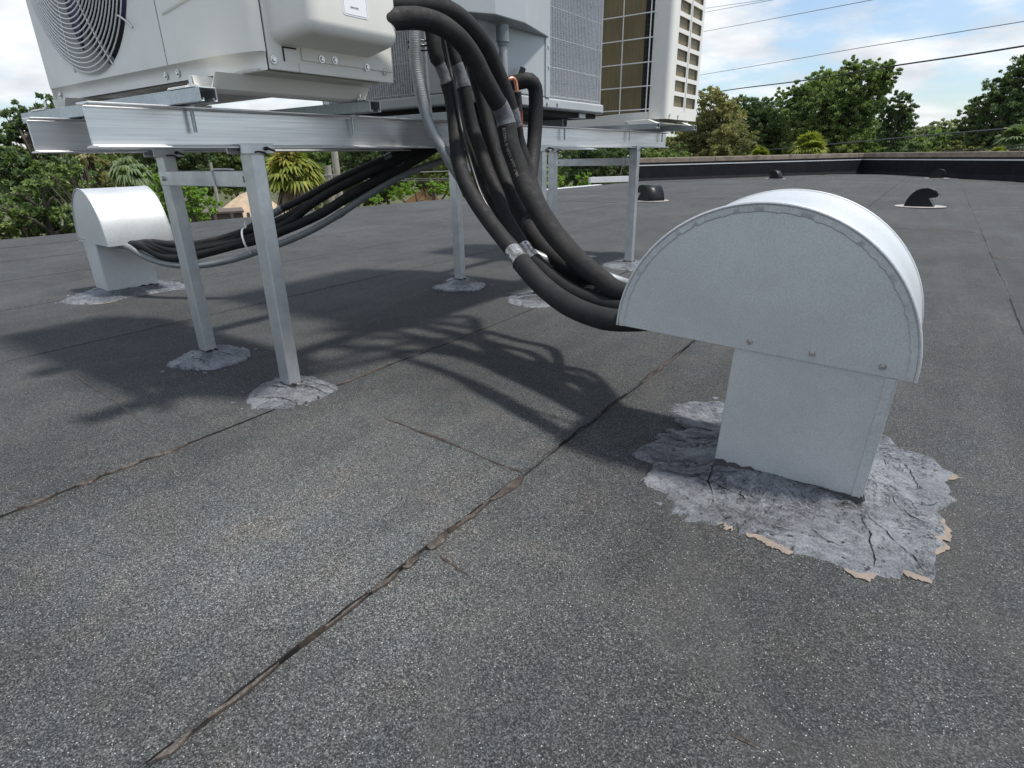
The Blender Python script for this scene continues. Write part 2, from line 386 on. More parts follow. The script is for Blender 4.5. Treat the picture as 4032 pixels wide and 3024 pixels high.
def surf_z(x):
    for i in range(len(seams)-1):
        if seams[i] <= x <= seams[i+1]: return sheet_z(i, x)
    return roofz(x)
for i in range(len(seams)-1):
    a, b = seams[i], seams[i+1]; near = abs((a+b)/2) < 3
    ys = list(np.arange(-5.9, 4, .05 if near else .5))+list(np.arange(4, 20.6, .5)); m = MB(); rows = []
    nx = 4
    for y in ys:
        x0 = a+seam_wob(i, y)-.004; x1 = b+seam_wob(i+1, y)
        x0c = max(x0, xleft(y)); x1c = max(x1, xleft(y))
        if x1c-x0c < .01: continue
        if y > max(ymax(x0c), ymax(x1c)): continue
        row = [(x0c+(x1c-x0c)*k/nx, y) for k in range(nx+1)]
        rows.append([(x, min(yy, ymax(x)), sheet_z(i, min(max(x, a), b))) for x, yy in row]+[(x1c+.0005, min(y, ymax(x1c)), roofz(x1c)-.004)])
    if len(rows) < 2: continue
    w = nx+2
    m.add([p for r in rows for p in r], [(j*w+k, j*w+k+1, (j+1)*w+k+1, (j+1)*w+k) for j in range(len(rows)-1) for k in range(w-1)])
    m.build('cap_sheet', 'roof', roof_o)
# bitumen squeezed out and dark gap strips along the laps
def bead(x_of, y0, y1, width, seed, name='seam_gap_shade', along='y', h=.004, mat='bitumen', step=.012):
    m = MB(); vs = []; n = 0
    for t in np.arange(y0, y1, step):
        wv = width(t); c0 = x_of(t)
        j1 = .35*wv*mnoise.noise((t*30, seed, 0)); j2 = .6*wv*mnoise.noise((t*22, seed, 5))
        row = [c0-.0025, c0+.0005, c0+wv*.5+j1, c0+wv+j2]
        for k, x in enumerate(row):
            X, Y = (x, t) if along == 'y' else (t, x)
            z = surf_z(X)+(.0012, h, h*.8, -.0012)[k]*(1 if wv > .004 else .6)
            vs.append((X, Y, z))
        n += 1
    m.add(vs, [(i*4+k, i*4+k+1, (i+1)*4+k+1, (i+1)*4+k) for i in range(n-1) for k in range(3)])
    return m.build(name, mat, roof_o, smooth=True)
for si, y0, y1, st in ((7, -.3, 7, .012), (8, -.35, 7, .012), (9, .3, 15, .03), (10, .8, 14, .03)):  # thin dark strip painted in for the shade of the lap gap
    bead(lambda t: seams[si]+seam_wob(si, t)-.0005+.004*mnoise.noise((t*17, si, 9)), y0, y1, lambda t: .0022+.0028*max(0, mnoise.noise((t*6.5, si, 0)))+.0008*mnoise.noise((t*41, si, 3)), si, mat='gap_dark', h=.0022, step=st)
def bleed(si, pa, pb, wpx, seed, mat='bitumen'):
    """bitumen that ran out of the lap between two photo points"""
    a, b = onroof(*pa), onroof(*pb); y0, y1 = sorted((a[1], b[1])); m = MB(); vs = []; n = max(12, int((y1-y0)/.004))
    W = wpx
    for i in range(n+1):
        t = y0+(y1-y0)*i/n; q = i/n; env = math.sin(math.pi*min(1, q*1.05))**.6
        x0 = seams[si]+seam_wob(si, t)+.0015; w1 = W*env*(.55+.75*abs(mnoise.noise((t*14, seed, 0)))+.30*mnoise.noise((t*47, seed, 2)))
        l0 = -.003-.004*max(0, mnoise.noise((t*35, seed, 7)))
        for u, h in ((l0, .0005), (0, .0055), (w1*.45, .0048), (w1*.85, .003), (w1, -.001)):
            vs.append((x0+u, t, surf_z(x0+u)+h+.0012*mnoise.noise((t*60, u*60, seed))))
    m.add(vs, [(i*5+k, i*5+k+1, (i+1)*5+k+1, (i+1)*5+k) for i in range(n) for k in range(4)])
    return m.build('bitumen_bleed', mat, roof_o, smooth=True)
for j, (pa, pb, w) in enumerate((((2072, 1873), (1960, 1985), .020), ((1890, 2018), (1845, 2060), .011), ((1779, 2111), (1692, 2172), .021), ((1660, 2195), (1606, 2252), .018), ((1590, 2262), (1470, 2340), .008), ((1960, 1985), (1780, 2110), .009), ((2690, 1390), (2540, 1515), .012), ((1460, 2350), (1180, 2560), .005), ((1100, 2620), (820, 2840), .006), ((760, 2890), (620, 3000), .010))):
    bleed(8, pa, pb, w, 31+j)
for j, (pa, pb, w) in enumerate((((290, 1915), (400, 1880), .013), ((420, 1870), (560, 1815), .010), ((580, 1808), (740, 1745), .012), ((60, 2000), (220, 1940), .007), ((1100, 1618), (1290, 1550), .007), ((1360, 1525), (1560, 1445), .008))):
    bleed(7, pa, pb, w, 51+j)
for j, (pa, pb, w) in enumerate((((3990, 1170), (3930, 1060), .016), ((3920, 1040), (3870, 945), .012), ((3850, 900), (3800, 800), .016), ((4030, 1280), (4000, 1190), .010))):
    bleed(9, pa, pb, w, 71+j)
def lap(pa, pb, w, seed):
    a, b = onroof(*pa), onroof(*pb); x0, x1 = sorted((a[0], b[0]))
    f = lambda t: a[1]+(b[1]-a[1])*(t-a[0])/(b[0]-a[0])+.012*mnoise.noise((t*5, seed, 0))+.004*mnoise.noise((t*30, seed, 3))
    env = lambda t: max(0, math.sin(math.pi*(t-x0)/(x1-x0)))**.5
    bead(f, x0, x1, lambda t: .001+w*env(t)*max(.02, .35+1.1*mnoise.noise((t*7, seed, 1))+.5*mnoise.noise((t*33, seed, 6))), seed, 'end_lap', 'x', h=.0022, step=.005)
lap((1515, 1650), (2065, 1870), .013, 11); lap((300, 1480), (590, 1680), .016, 12); lap((1735, 2195), (1850, 2270), .008, 13); lap((2870, 2890), (3010, 2960), .008, 14)
# far joints across the sheets
for x0, x1, y, sd in ((-5.2, -4.6, 9.6, 21), (-4.4, -3.7, 8.0, 22), (-.6, .4, 6.4, 24), (.4, 1.3, 5.0, 25), (-1.4, -.65, 8.4, 26), (.4, 1.3, 8.9, 28)):
    bead(lambda t: y+.01*mnoise.noise((t*3, sd, 0)), x0, x1, lambda t: .008, sd, 'end_lap', 'x', h=.004, step=.04)

# metal edge along the open side of the roof
de = MB()
for k in range(2):
    y0 = 8.3+k*2.2; y1 = y0+2.15
    for (a, b) in ((-.10, -.02),):
        de.add([(xleft(y0)+a, y0, .012), (xleft(y0)+b+.05, y0, .012), (xleft(y1)+b+.05, y1, .012), (xleft(y1)+a, y1, .012),
                (xleft(y0)+a, y0, -.16), (xleft(y1)+a, y1, -.16), (xleft(y0)+b+.05, y0, -.01), (xleft(y1)+b+.05, y1, -.01)],
               [(0, 1, 2, 3), (0, 3, 5, 4), (1, 6, 7, 2)])
tag(de.build('drip_edge', 'white_metal'), 'pale metal drip edge along the open side of the roof', 'edge trim')

# ------------------------------------------------------------------ parapet
def wall_run(a, b, inward):
    a, b = np.array(a), np.array(b); L = np.linalg.norm(b-a); d = (b-a)/L; n = np.array(inward, float); n /= np.linalg.norm(n)
    R = np.array([[d[0], n[0], 0], [d[1], n[1], 0], [0, 0, 1]]); o = np.array([*a, 0.])
    return L, R, o
par = thing('parapet_wall', 'low black membrane parapet wall with tan coping at the far end of the roof', 'wall')
corner = (-1.855, 20.42)
for a, b, inw in ((( -6.35, 14.5), corner, (.795, -.606)), (corner, (9.2, 8.2), (-.74, -.67))):
    L, R, o = wall_run(a, b, inw)
    w = MB(); nseg = int(L/.45)
    for k in range(nseg):   # membrane sags slightly between laps
        x0, x1 = L*k/nseg, L*(k+1)/nseg; off = .012*mnoise.noise((k*1.7, L, 0))
        pts = [(.10+off, -.1), (.03, .07), (.012+off*.3, .36), (-.2, .36), (-.2, -.1)]
        vs = [tuple(o+R@np.array((xx, p[0], p[1]))) for xx in (x0, x1) for p in pts]
        w.add(vs, [(j, (j+1) % 5, 5+(j+1) % 5, 5+j) for j in range(5)])
    w.build('membrane', 'membrane_black', par)
    MB().box(0, L, .0, .018, .361, .385, R, o).build('termination_bar', 'white_metal', par)
    for k in range(int(L/2.4)+1):
        x0, x1 = k*2.4, min(L, k*2.4+2.39)
        if x1-x0 > .1: MB().box(x0, x1, -.24, .03, .425, .545, R, o).build('coping_block', 'coping', par, bevel=.012)
    MB().box(0, L, -.2, -.005, .362, .424, R, o).build('wall_cap', 'dark_inside', par)
# short white step of the wall by its open end
p0 = onroof(2425, 716); MB().box(-1.2, 0, -.1, .02, 0, .13, np.array([[.606, .795, 0], [.795, -.606, 0], [0, 0, 1]]), (-6.32, 14.5, 0)).build('end_upstand', 'white_metal', par)

# ------------------------------------------------------------------ tar patches
def patch(center, outline, label, rise=.02, base_r=.05, felt=False, seed=0, cracks=()):
    c = np.array(center[:2]); n = 420; m = MB()
    ang = np.array([math.atan2(p[1]-c[1], p[0]-c[0]) for p in outline]); rad = np.array([math.hypot(p[0]-c[0], p[1]-c[1]) for p in outline])
    od = np.argsort(ang); ang, rad = ang[od], rad[od]
    def R_at(a, jag=1.): 
        r = np.interp(a, np.r_[ang-2*np.pi, ang, ang+2*np.pi], np.r_[rad, rad, rad])
        v = Vector((math.cos(a)*14, math.sin(a)*14, seed*3.3)); 
        spike = max(0, mnoise.noise(v*1.7))**2
        v2 = Vector((math.cos(a)*3, math.sin(a)*3, seed*1.7)); gate = max(0, mnoise.noise(v2)+.15)
        return r*(1+jag*(.07*mnoise.noise(v2*1.3)+.05*mnoise.noise(v*.9)+gate*(.14*mnoise.noise(v*2.6)+.10*mnoise.noise(v*6.1)+.2*spike)-.01))
    ts = [1, .985, .95, .88, .78, .66, .54, .42, .3, .2, .1]
    vs = []
    for t in ts:
        for k in range(n):
            a = -math.pi+2*math.pi*k/n; r = R_at(a)*t; x, y = c[0]+r*math.cos(a), c[1]+r*math.sin(a)
            zz_ = surf_z(x)+.0045*(1 if t < .99 else -.2)+ (rise*max(0, 1-max(0, r-base_r)/.06) if r > 0 else rise)
            amp = (.0045 if rise < .02 else .006) if t < .97 else .0012
            zz_ += amp*(mnoise.noise((x*22, y*40, seed))+.8*mnoise.noise((x*70, y*90, seed+4)))*(1 if t < .99 else 0)+(.002 if t < .97 else 0)
            vs.append((x, y, zz_))
    vs.append((c[0], c[1], surf_z(c[0])+rise))
    fs = [(i*n+k, i*n+(k+1) % n, (i+1)*n+(k+1) % n, (i+1)*n+k) for i in range(len(ts)-1) for k in range(n)]
    last = (len(ts)-1)*n; fs += [(last+k, last+(k+1) % n, len(vs)-1) for k in range(n)]
    from mathutils.bvhtree import BVHTree
    bvh = BVHTree.FromPolygons([Vector(v) for v in vs], fs)
    m.add(vs, fs); root = m.build('tar_patch', 'tar', None, smooth=True, angle=180)
    tag(root, label, 'tar patch', 'roof cement patches')
    for ci, (poly_, wd) in enumerate(cracks):
        P_ = spline([(*onroof(*q)[:2], 0) for q in poly_], .004); cm_ = MB(); cv = []; nn = 0
        for i, p in enumerate(P_):
            t_ = P_[min(i+1, len(P_)-1)]-P_[max(i-1, 0)]; t_ /= np.linalg.norm(t_)+1e-9; sd = np.array([-t_[1], t_[0], 0]); q = i/(len(P_)-1)
            j = .006*mnoise.noise((i*.11, ci, seed))+.003*mnoise.noise((i*.4, ci, 5)); w_ = wd*(.25+.9*abs(mnoise.noise((i*.17, ci, 2))))*min(1, 5*q+.1, 5*(1-q)+.1)
            for e in (-1, 1):
                pt = p+sd*(j+e*w_); hit = bvh.ray_cast(Vector((pt[0], pt[1], 1)), Vector((0, 0, -1)))
                z_ = hit[0].z if hit[0] else surf_z(pt[0]); cv.append((pt[0], pt[1], z_+.0012))
            nn += 1
        cm_.add(cv, [(2*i, 2*i+1, 2*i+3, 2*i+2) for i in range(nn-1)]); cm_.build('crack', 'gap_dark', root)
    # loose dabs thrown off the trowel
    for q in range(7):
        a = random.uniform(0, 6.28); r = R_at(a, .5)*random.uniform(1.05, 1.3); x, y = c[0]+r*math.cos(a), c[1]+r*math.sin(a); d = MB()
        k = random.randint(6, 9); s0 = random.uniform(.003, .011)
        d.add([(x+s0*random.uniform(.5, 1.6)*math.cos(2*math.pi*j/k), y+s0*random.uniform(.4, 1)*math.sin(2*math.pi*j/k), surf_z(x)+.001) for j in range(k)]+[(x, y, surf_z(x)+.004)], [(j, (j+1) % k, k) for j in range(k)])
        d.build('tar_dab', 'tar', root)
    if felt:
        for a0, a1, w in felt:
            e = MB(); vs = []; K = 26
            for j in range(K):
                a = a0+(a1-a0)*j/(K-1); r = R_at(a); tap = math.sin(math.pi*j/(K-1))**.5
                for q in (.0, 1):
                    rr_ = r-.012+q*(.012+w*tap*(.55+.9*abs(mnoise.noise((a*40, q, 2))))); x, y = c[0]+rr_*math.cos(a), c[1]+rr_*math.sin(a)
                    vs.append((x, y, surf_z(x)+.0042-q*.002))
            e.add(vs, [(2*j, 2*j+1, 2*j+3, 2*j+2) for j in range(K-1)]); e.build('torn_felt', 'felt_tan', root)
    return root
def pts_px(L): return [onroof(*p)[:2] for p in L]

# ------------------------------------------------------------------ equipment stand
XN, XF = -1.508, -2.075            # near and far beam centre lines
ZB, ZT = .683, .774                # underside and top of the beams
stand = thing('equipment_stand', 'aluminium stand of two long beams on six legs carrying the outdoor units', 'equipment stand')
def ibeam(X, y0, y1):
    hw, t = .029, .0045; zb, zt = ZB, ZT
    prof = [(-hw, zb), (hw, zb), (hw, zb+t), (t/2, zb+t+.002), (t/2, zt-t-.002), (hw, zt-t), (hw, zt), (-hw, zt), (-hw, zt-t), (-t/2, zt-t-.002), (-t/2, zb+t+.002), (-hw, zb+t)]
    return MB().prism([(X+p[0], p[1]) for p in prof], 'y', y0, y1).build('beam', 'alu', stand, bevel=.0012, bseg=1)
yn0 = onx(319, 402, XN)[1]; yn1 = onx(2622, 526, XN)[1]; yf0 = onx(98, 458, XF)[1]; yf1 = onx(2338, 580, XF)[1]
ibeam(XN, yn0, yn1); ibeam(XF, yf0, yf1)
LEGS = [(XN, .965, (1150, 1525)), (XF+.02, 1.008, (835, 1395)), (XF-.01, 2.48, (1805, 1108)), (XN, 2.40, (2100, 1168)), (XN, 3.46, (2490, 1040)), (XF, 3.46, None)]
for X, Y, _ in LEGS:
    a, b = .025, .020
    m = MB(); m.box(X-a, X+a, Y-b, Y+b, -.03, ZB-.002)
    lg = m.build('leg', 'alu_leg', stand, bevel=.003)
    br = MB(); br.box(X-.034, X+.034, Y-.052, Y+.045, ZB+.0055, ZB+.010).box(X+.0295, X+.0345, Y-.05, Y+.045, ZB-.014, ZB+.0105).box(X-.0345, X-.0295, Y-.05, Y+.045, ZB-.014, ZB+.0105)
    br.build('clamp', 'alu_leg', lg, bevel=.001, bseg=1)
    bt = MB(); bt.cyl((X+.0345, Y+.018, ZB-.002), (1, .25, .1), .0048, .010, 6).cyl((X+.044, Y+.02, ZB-.0015), (.6, .7, -.35), .003, .018, 8); bt.build('bolt', 'black_plastic', lg)
    zp = MB(); zp.tube(spline([(X+.03, Y-.02, ZB-.012), (X+.036, Y-.005, ZB-.009), (X+.037, Y+.012, ZB-.011), (X+.030, Y+.024, ZB-.016)], .006), .0025, 6); zp.build('tie', 'black_plastic', lg)
for (i, j) in ((0, 1), (3, 2), (4, 5)):
    y = (LEGS[i][1]+LEGS[j][1])/2+.0; xa, xb = LEGS[j][0], LEGS[i][0]
    m = MB(); m.box(xa+.0255, xb-.0255, y-.024, y-.018, .585, .627).box(xa+.0255, xb-.0255, y-.018, y+.012, .621, .627)
    bo = m.build('brace', 'alu_leg', stand, bevel=.0012, bseg=1)
    MB().cyl((xb-.055, y-.024, .606), (0, -1, 0), .0085, .007, 6).build('bolt', 'screw_metal', bo)
    MB().cyl((xa+.05, y-.024, .606), (0, -1, 0), .0085, .007, 6).build('bolt', 'screw_metal', bo)
    if i == 0:
        MB().tube(spline([(xb-.20, y-.026, .582), (xb-.206, y-.026, .628), (xb-.18, y-.01, .632), (xb-.15, y+.01, .630)], .01), .0022, 6).build('tie', 'zip_white', bo)
for X, Y, _ in LEGS:
    cv = MB(); k_ = 26; vs = []
    for i in range(k_):
        a = 2*math.pi*i/k_; ca_, sa_ = math.cos(a), math.sin(a); t = min(.026/abs(ca_) if abs(ca_) > 1e-6 else 9, .021/abs(sa_) if abs(sa_) > 1e-6 else 9); j = mnoise.noise((i*.7, X, Y))
        vs += [(X+ca_*t*1.5*(1+.3*j), Y+sa_*t*1.5*(1+.3*j), surf_z(X)+.014), (X+ca_*t*1.04, Y+sa_*t*1.04, surf_z(X)+.022+.010*max(0, j))]
    cv.add(vs, [(2*i, 2*i+1, 2*((i+1) % k_)+1, 2*((i+1) % k_)) for i in range(k_)]); cv.build('tar_collar', 'black_tape', stand)
ZS = ZT+.030                       # top of the strut channels
def strut(Y, x0, x1, w=.041):
    h = w/2; z0, z1, t = ZT+.0006, ZS, .003
    prof = [(-h, z1), (-h, z0), (-h+.010, z0), (-h+.010, z0+.008), (-h+.0075, z0+.008), (-h+.0075, z0+t), (-h+t, z0+t), (-h+t, z1-t), (h-t, z1-t), (h-t, z0+t), (h-.0075, z0+t), (h-.0075, z0+.008), (h-.010, z0+.008), (h-.010, z0), (h, z0), (h, z1)]
    o = MB().prism([(Y+p[0], p[1]) for p in prof], 'x', x0, x1).build('strut_channel', 'galv_strut', stand, bevel=.0012, bseg=1)
    for X in (XN+.018, XN-.018):
        MB().cyl((X, Y+.03, ZT+.006), (0, 0, -1), .0045, .062, 8).cyl((X, Y+.03, ZT), (0, 0, 1), .009, .007, 6).build('bolt', 'galv_strut', o)
STR = [(.785, -1.352, -2.40), (1.275, -1.352, -2.40), (1.78, -1.50, -2.36), (2.56, -1.47, -2.36), (3.30, -1.31, -2.36), (3.80, -1.27, -2.36)]
for Y, x1, x0 in STR: strut(Y, x0, x1)
# tar round the legs
def leg_patch(c, px, label, seed, rise=.011, cracks=()): patch(c, pts_px(px), label, rise, .045, seed=seed, cracks=cracks)
leg_patch((XN, .965), [(990, 1550), (1040, 1520), (1080, 1505), (1190, 1490), (1270, 1510), (1335, 1535), (1290, 1560), (1200, 1590), (1110, 1612), (1010, 1612)], 'grey roof cement around the leg foot beside the long brown-edged roof seam', 1, .013, (([(1040, 1530), (1120, 1550), (1200, 1540), (1290, 1555)], .003), ([(1020, 1575), (1100, 1580), (1180, 1600)], .0025), ([(1190, 1515), (1250, 1525), (1310, 1535)], .003)))
leg_patch((XF+.02, 1.008), [(650, 1445), (720, 1410), (790, 1395), (880, 1375), (990, 1405), (940, 1435), (860, 1455), (770, 1462), (700, 1450)], 'grey roof cement around the leg foot between the light galvanised hood and the seam', 2, .012, (([(700, 1430), (770, 1425), (830, 1432)], .003), ([(850, 1400), (910, 1405), (960, 1400)], .003)))
leg_patch((XF-.01, 2.48), [(1695, 1135), (1760, 1118), (1850, 1110), (1908, 1140), (1850, 1152), (1760, 1150)], 'ragged grey roof cement around the bare middle leg foot behind the hose bundle', 3, .012, (([(1740, 1128), (1800, 1125), (1860, 1130)], .004), ([(1770, 1140), (1830, 1138), (1880, 1142)], .003)))
leg_patch((XN, 2.40), [(2005, 1195), (2050, 1160), (2110, 1150), (2170, 1180), (2160, 1212), (2060, 1210)], 'grey roof cement around the leg foot half hidden by the lowest hose', 4, .012, (([(2030, 1185), (2090, 1178), (2150, 1185)], .004), ([(2050, 1198), (2110, 1200)], .003)))
leg_patch((XN, 3.46), [(2370, 1045), (2440, 1032), (2520, 1032), (2560, 1050), (2500, 1068), (2410, 1060)], 'grey roof cement around the leg foot just beyond the big hood', 5)
leg_patch((XF, 3.46), [(2290, 1018), (2310, 1008), (2350, 1012), (2330, 1022)], 'small grey roof cement spot around the farthest back leg foot', 6, .01)

# ------------------------------------------------------------------ big galvanised hood
def rotm(a, b, g):
    Rz = np.array([[_c(a), -_s(a), 0], [_s(a), _c(a), 0], [0, 0, 1]]); Rx = np.array([[1, 0, 0], [0, _c(b), -_s(b)], [0, _s(b), _c(b)]])
    Ry = np.array([[_c(g), 0, _s(g)], [0, 1, 0], [-_s(g), 0, _c(g)]]); return Rz@Rx@Ry
def hood(name, label, o, Q, R, D, ex0, ex1, depth_in, zdown, screws, sx=1., top=1., seamflange=True):
    """o: middle of the near plate's lower edge; local x along the plate, y depth, z up"""
    root = thing(name, label, 'vent hood'); root.location = tuple(o)
    root.rotation_euler = Matrix([list(r) for r in Q]).to_euler()
    K = 48; arc = [(R*math.cos(math.pi*k/K)*sx, R*math.sin(math.pi*k/K)*top) for k in range(K+1)]
    for y, nm in ((0, 'side_plate'), (D-.0015, 'side_plate')):
        MB().prism(arc, 'y', y, y+.0015).build(nm, 'galv', root)
    cov = MB(); vs = []
    for (x, z) in arc:
        k = 1+.0012/R
        vs += [(x*k, -.001, z*k), (x*k, D+.001, z*k), (x*(k+.004), D+.001, z*(k+.004)), (x*(k+.004), -.001, z*(k+.004))]
    fs = []
    for i in range(K):
        for q in range(4): fs.append((i*4+q, i*4+(q+1) % 4, (i+1)*4+(q+1) % 4, (i+1)*4+q))
    fs += [(0, 1, 2, 3), (K*4, K*4+1, K*4+2, K*4+3)]
    cov.add(vs, fs); cov.build('curved_cover', 'galv', root, smooth=True, angle=35)
    # rolled edges on both rims and the hammered lap on the near plate
    for y in (-.001, D+.001):
        MB().tube([(x*(1+.0024/R), y, z*(1+.0024/R)) for x, z in arc], .0030, 8).build('rim', 'galv', root, smooth=True)
    if seamflange:
        fl = MB(); vs = []; n = 160
        for k in range(n+1):
            a = math.pi*k/n; j = .9+.25*mnoise.noise((k*.45, 3, 1)); wv = .0135*j
            for rr_, yy in ((R, -.0004), (R-.002, -.0026-.0012*abs(mnoise.noise((k*.6, 0, 0)))), (R-wv, -.0022-.0016*max(0, mnoise.noise((k*.8, 7, 0)))), (R-wv-.002, -.0003)):
                vs.append((rr_*math.cos(a)*sx, yy, rr_*math.sin(a)*top))
        fl.add(vs, [(i*4+q, i*4+q+1, (i+1)*4+q+1, (i+1)*4+q) for i in range(n) for q in range(3)]); fl.build('lap_flange', 'galv', root, smooth=True)
    d = MB(); y0, y1 = .004, .004+depth_in
    d.box(ex0, ex1, y0, y1, -zdown, .0)
    d.build('duct', 'galv', root, bevel=.0015, bseg=1)
    MB().box(ex1-.02, ex1-.004, .0015, .004, -zdown, -.003).build('duct_seam', 'galv', root, bevel=.0012)
    for x in screws:
        m = MB(); m.cyl((x, 0, .018), (0, -1, 0), .0062, .0015, 18).cyl((x, -.0015, .018), (0, -1, 0), .0042, .004, 6, .0036); m.build('screw', 'screw_metal', root)
    return root
HQ = rotm(.0226, .0241, .0489); HO = np.array([-.2483, 1.1871, .2752])
big_hood = hood('exhaust_hood', 'large galvanised half-round hood taking the black hose bundle', HO, HQ, .284, .2814, -.028, .262, .25, .36, (.0, .115, .232))
cen = HO+HQ@np.array([.12, .13, -.30])
def pa_(q): p = onroof(*q); return math.atan2(p[1]-cen[1], p[0]-cen[0])
big_outline = [(2631,1630),(2671,1606),(2725,1575),(2780,1572),(2850,1590),(3000,1640),(3200,1680),(3420,1705),(3498,1725),(3553,1775),(3654,1809),(3729,1857),(3783,1877),(3749,1911),(3736,1952),(3729,2040),(3702,2142),(3681,2264),(3668,2301),(3553,2287),(3444,2264),(3302,2236),(3119,2182),(3010,2135),(2922,2104),(2834,2081),(2698,2060),(2658,2013),(2651,1979),(2563,1938),(2515,1901),(2542,1830),(2481,1789),(2515,1762),(2603,1741),(2671,1680)]
patch(cen, pts_px(big_outline), 'wide silvery roof cement skirt around the base of the large galvanised hood', .022, .17, felt=[(pa_(q0), pa_(q1), w) for q0, q1, w in (((2945, 2095), (3120, 2180), .018), ((3310, 2230), (3440, 2262), .016), ((3570, 2285), (3668, 2301), .02), ((3690, 2200), (3729, 2060), .012), ((2830, 2070), (2890, 2095), .008), ((3740, 1900), (3790, 1880), .02))], seed=9, cracks=(([(3388, 2048), (3415, 2120), (3432, 2190), (3440, 2258)], .0030), ([(3400, 2040), (3480, 2110), (3560, 2190), (3650, 2270)], .0022), ([(3450, 1790), (3540, 1835), (3590, 1890), (3610, 1950)], .0024), ([(3470, 1960), (3560, 2040), (3640, 2085)], .0020), ([(3460, 1850), (3500, 1880), (3560, 1900)], .0028), ([(2640, 1672), (2700, 1690), (2760, 1700), (2810, 1730)], .0026), ([(2610, 1735), (2690, 1750), (2790, 1790)], .0024), ([(2805, 1860), (2790, 1910), (2800, 1960)], .0026), ([(2700, 1880), (2830, 1930), (2960, 2000)], .0016), ([(2850, 2010), (3000, 2075), (3150, 2110)], .0018), ([(2560, 1850), (2680, 1880), (2790, 1880)], .0018), ([(3180, 2090), (3260, 2150), (3330, 2170)], .0016), ([(3580, 1990), (3650, 2010), (3700, 2000)], .0016)))
# black cement smeared up the foot of the duct
def smear(root_pts, nrm, h, name_parent, seed):
    m = MB(); vs = []; n = len(root_pts)
    for i, p in enumerate(root_pts):
        hh = h*(.35+1.3*abs(mnoise.noise((i*.11, seed, 0)))+.5*max(0, mnoise.noise((i*.45, seed, 4))))
        p = np.array(p); vs += [tuple(p+nrm*.007+np.array([0, 0, -.006])), tuple(p+nrm*.0022+np.array([0, 0, hh*.6])), tuple(p+nrm*.0012+np.array([0, 0, hh]))]
    m.add(vs, [(i*3+q, i*3+q+1, (i+1)*3+q+1, (i+1)*3+q) for i in range(n-1) for q in range(2)])
    o = m.build('tar_smear', 'black_tape', None); o.parent = name_parent
    o.matrix_parent_inverse = Matrix.LocRotScale(name_parent.location, name_parent.rotation_euler, None).inverted()
    return o
def hpt(l): return HO+HQ@np.array(l)
line = []
for k in range(90):
    p = hpt((-.028+.29*k/89, .004, 0)); z = surf_z(p[0])+.026; t = (z-p[2])/(HQ@np.array([0, 0, 1.]))[2]; line.append(hpt((-.028+.29*k/89, .004, t)))
smear(line, HQ@np.array([0, -1., 0]), .009, big_hood, 1)
line = []
for k in range(70):
    p = hpt((.262, .004+.25*k/69, 0)); z = surf_z(p[0])+.024; t = (z-p[2])/(HQ@np.array([0, 0, 1.]))[2]; line.append(hpt((.262, .004+.25*k/69, t)))
smear(line, HQ@np.array([1., 0, 0]), .008, big_hood, 2)

# ------------------------------------------------------------------ smaller galvanised hood
Q2 = rotm(math.radians(-4), 0, 0); O2 = np.array([-3.54, 1.275, .268])
small_hood = hood('exhaust_hood', 'smaller galvanised hood by the open roof edge taking the grey conduit', O2, Q2, .213, .305, -.165, .02, .25, .30, (-.19, -.155, -.12), 1., 1.26, seamflange=False)
patch((-3.60, 1.40), pts_px([(235, 1195), (290, 1170), (360, 1150), (420, 1145), (640, 1110), (728, 1135), (640, 1150), (500, 1175), (430, 1195), (330, 1200)]), 'grey roof cement around the base of the smaller galvanised hood', .014, .14, felt=((-.9, -.5, .012),), seed=21)
def h2(l): return O2+Q2@np.array(l)
smear([h2((-.165+.185*k/40, .004, -.25)) for k in range(41)], Q2@np.array([0, -1., 0]), .006, small_hood, 5)
smear([h2((.02, .004+.25*k/60, -.25)) for k in range(61)], Q2@np.array([1., 0, 0]), .007, small_hood, 6)

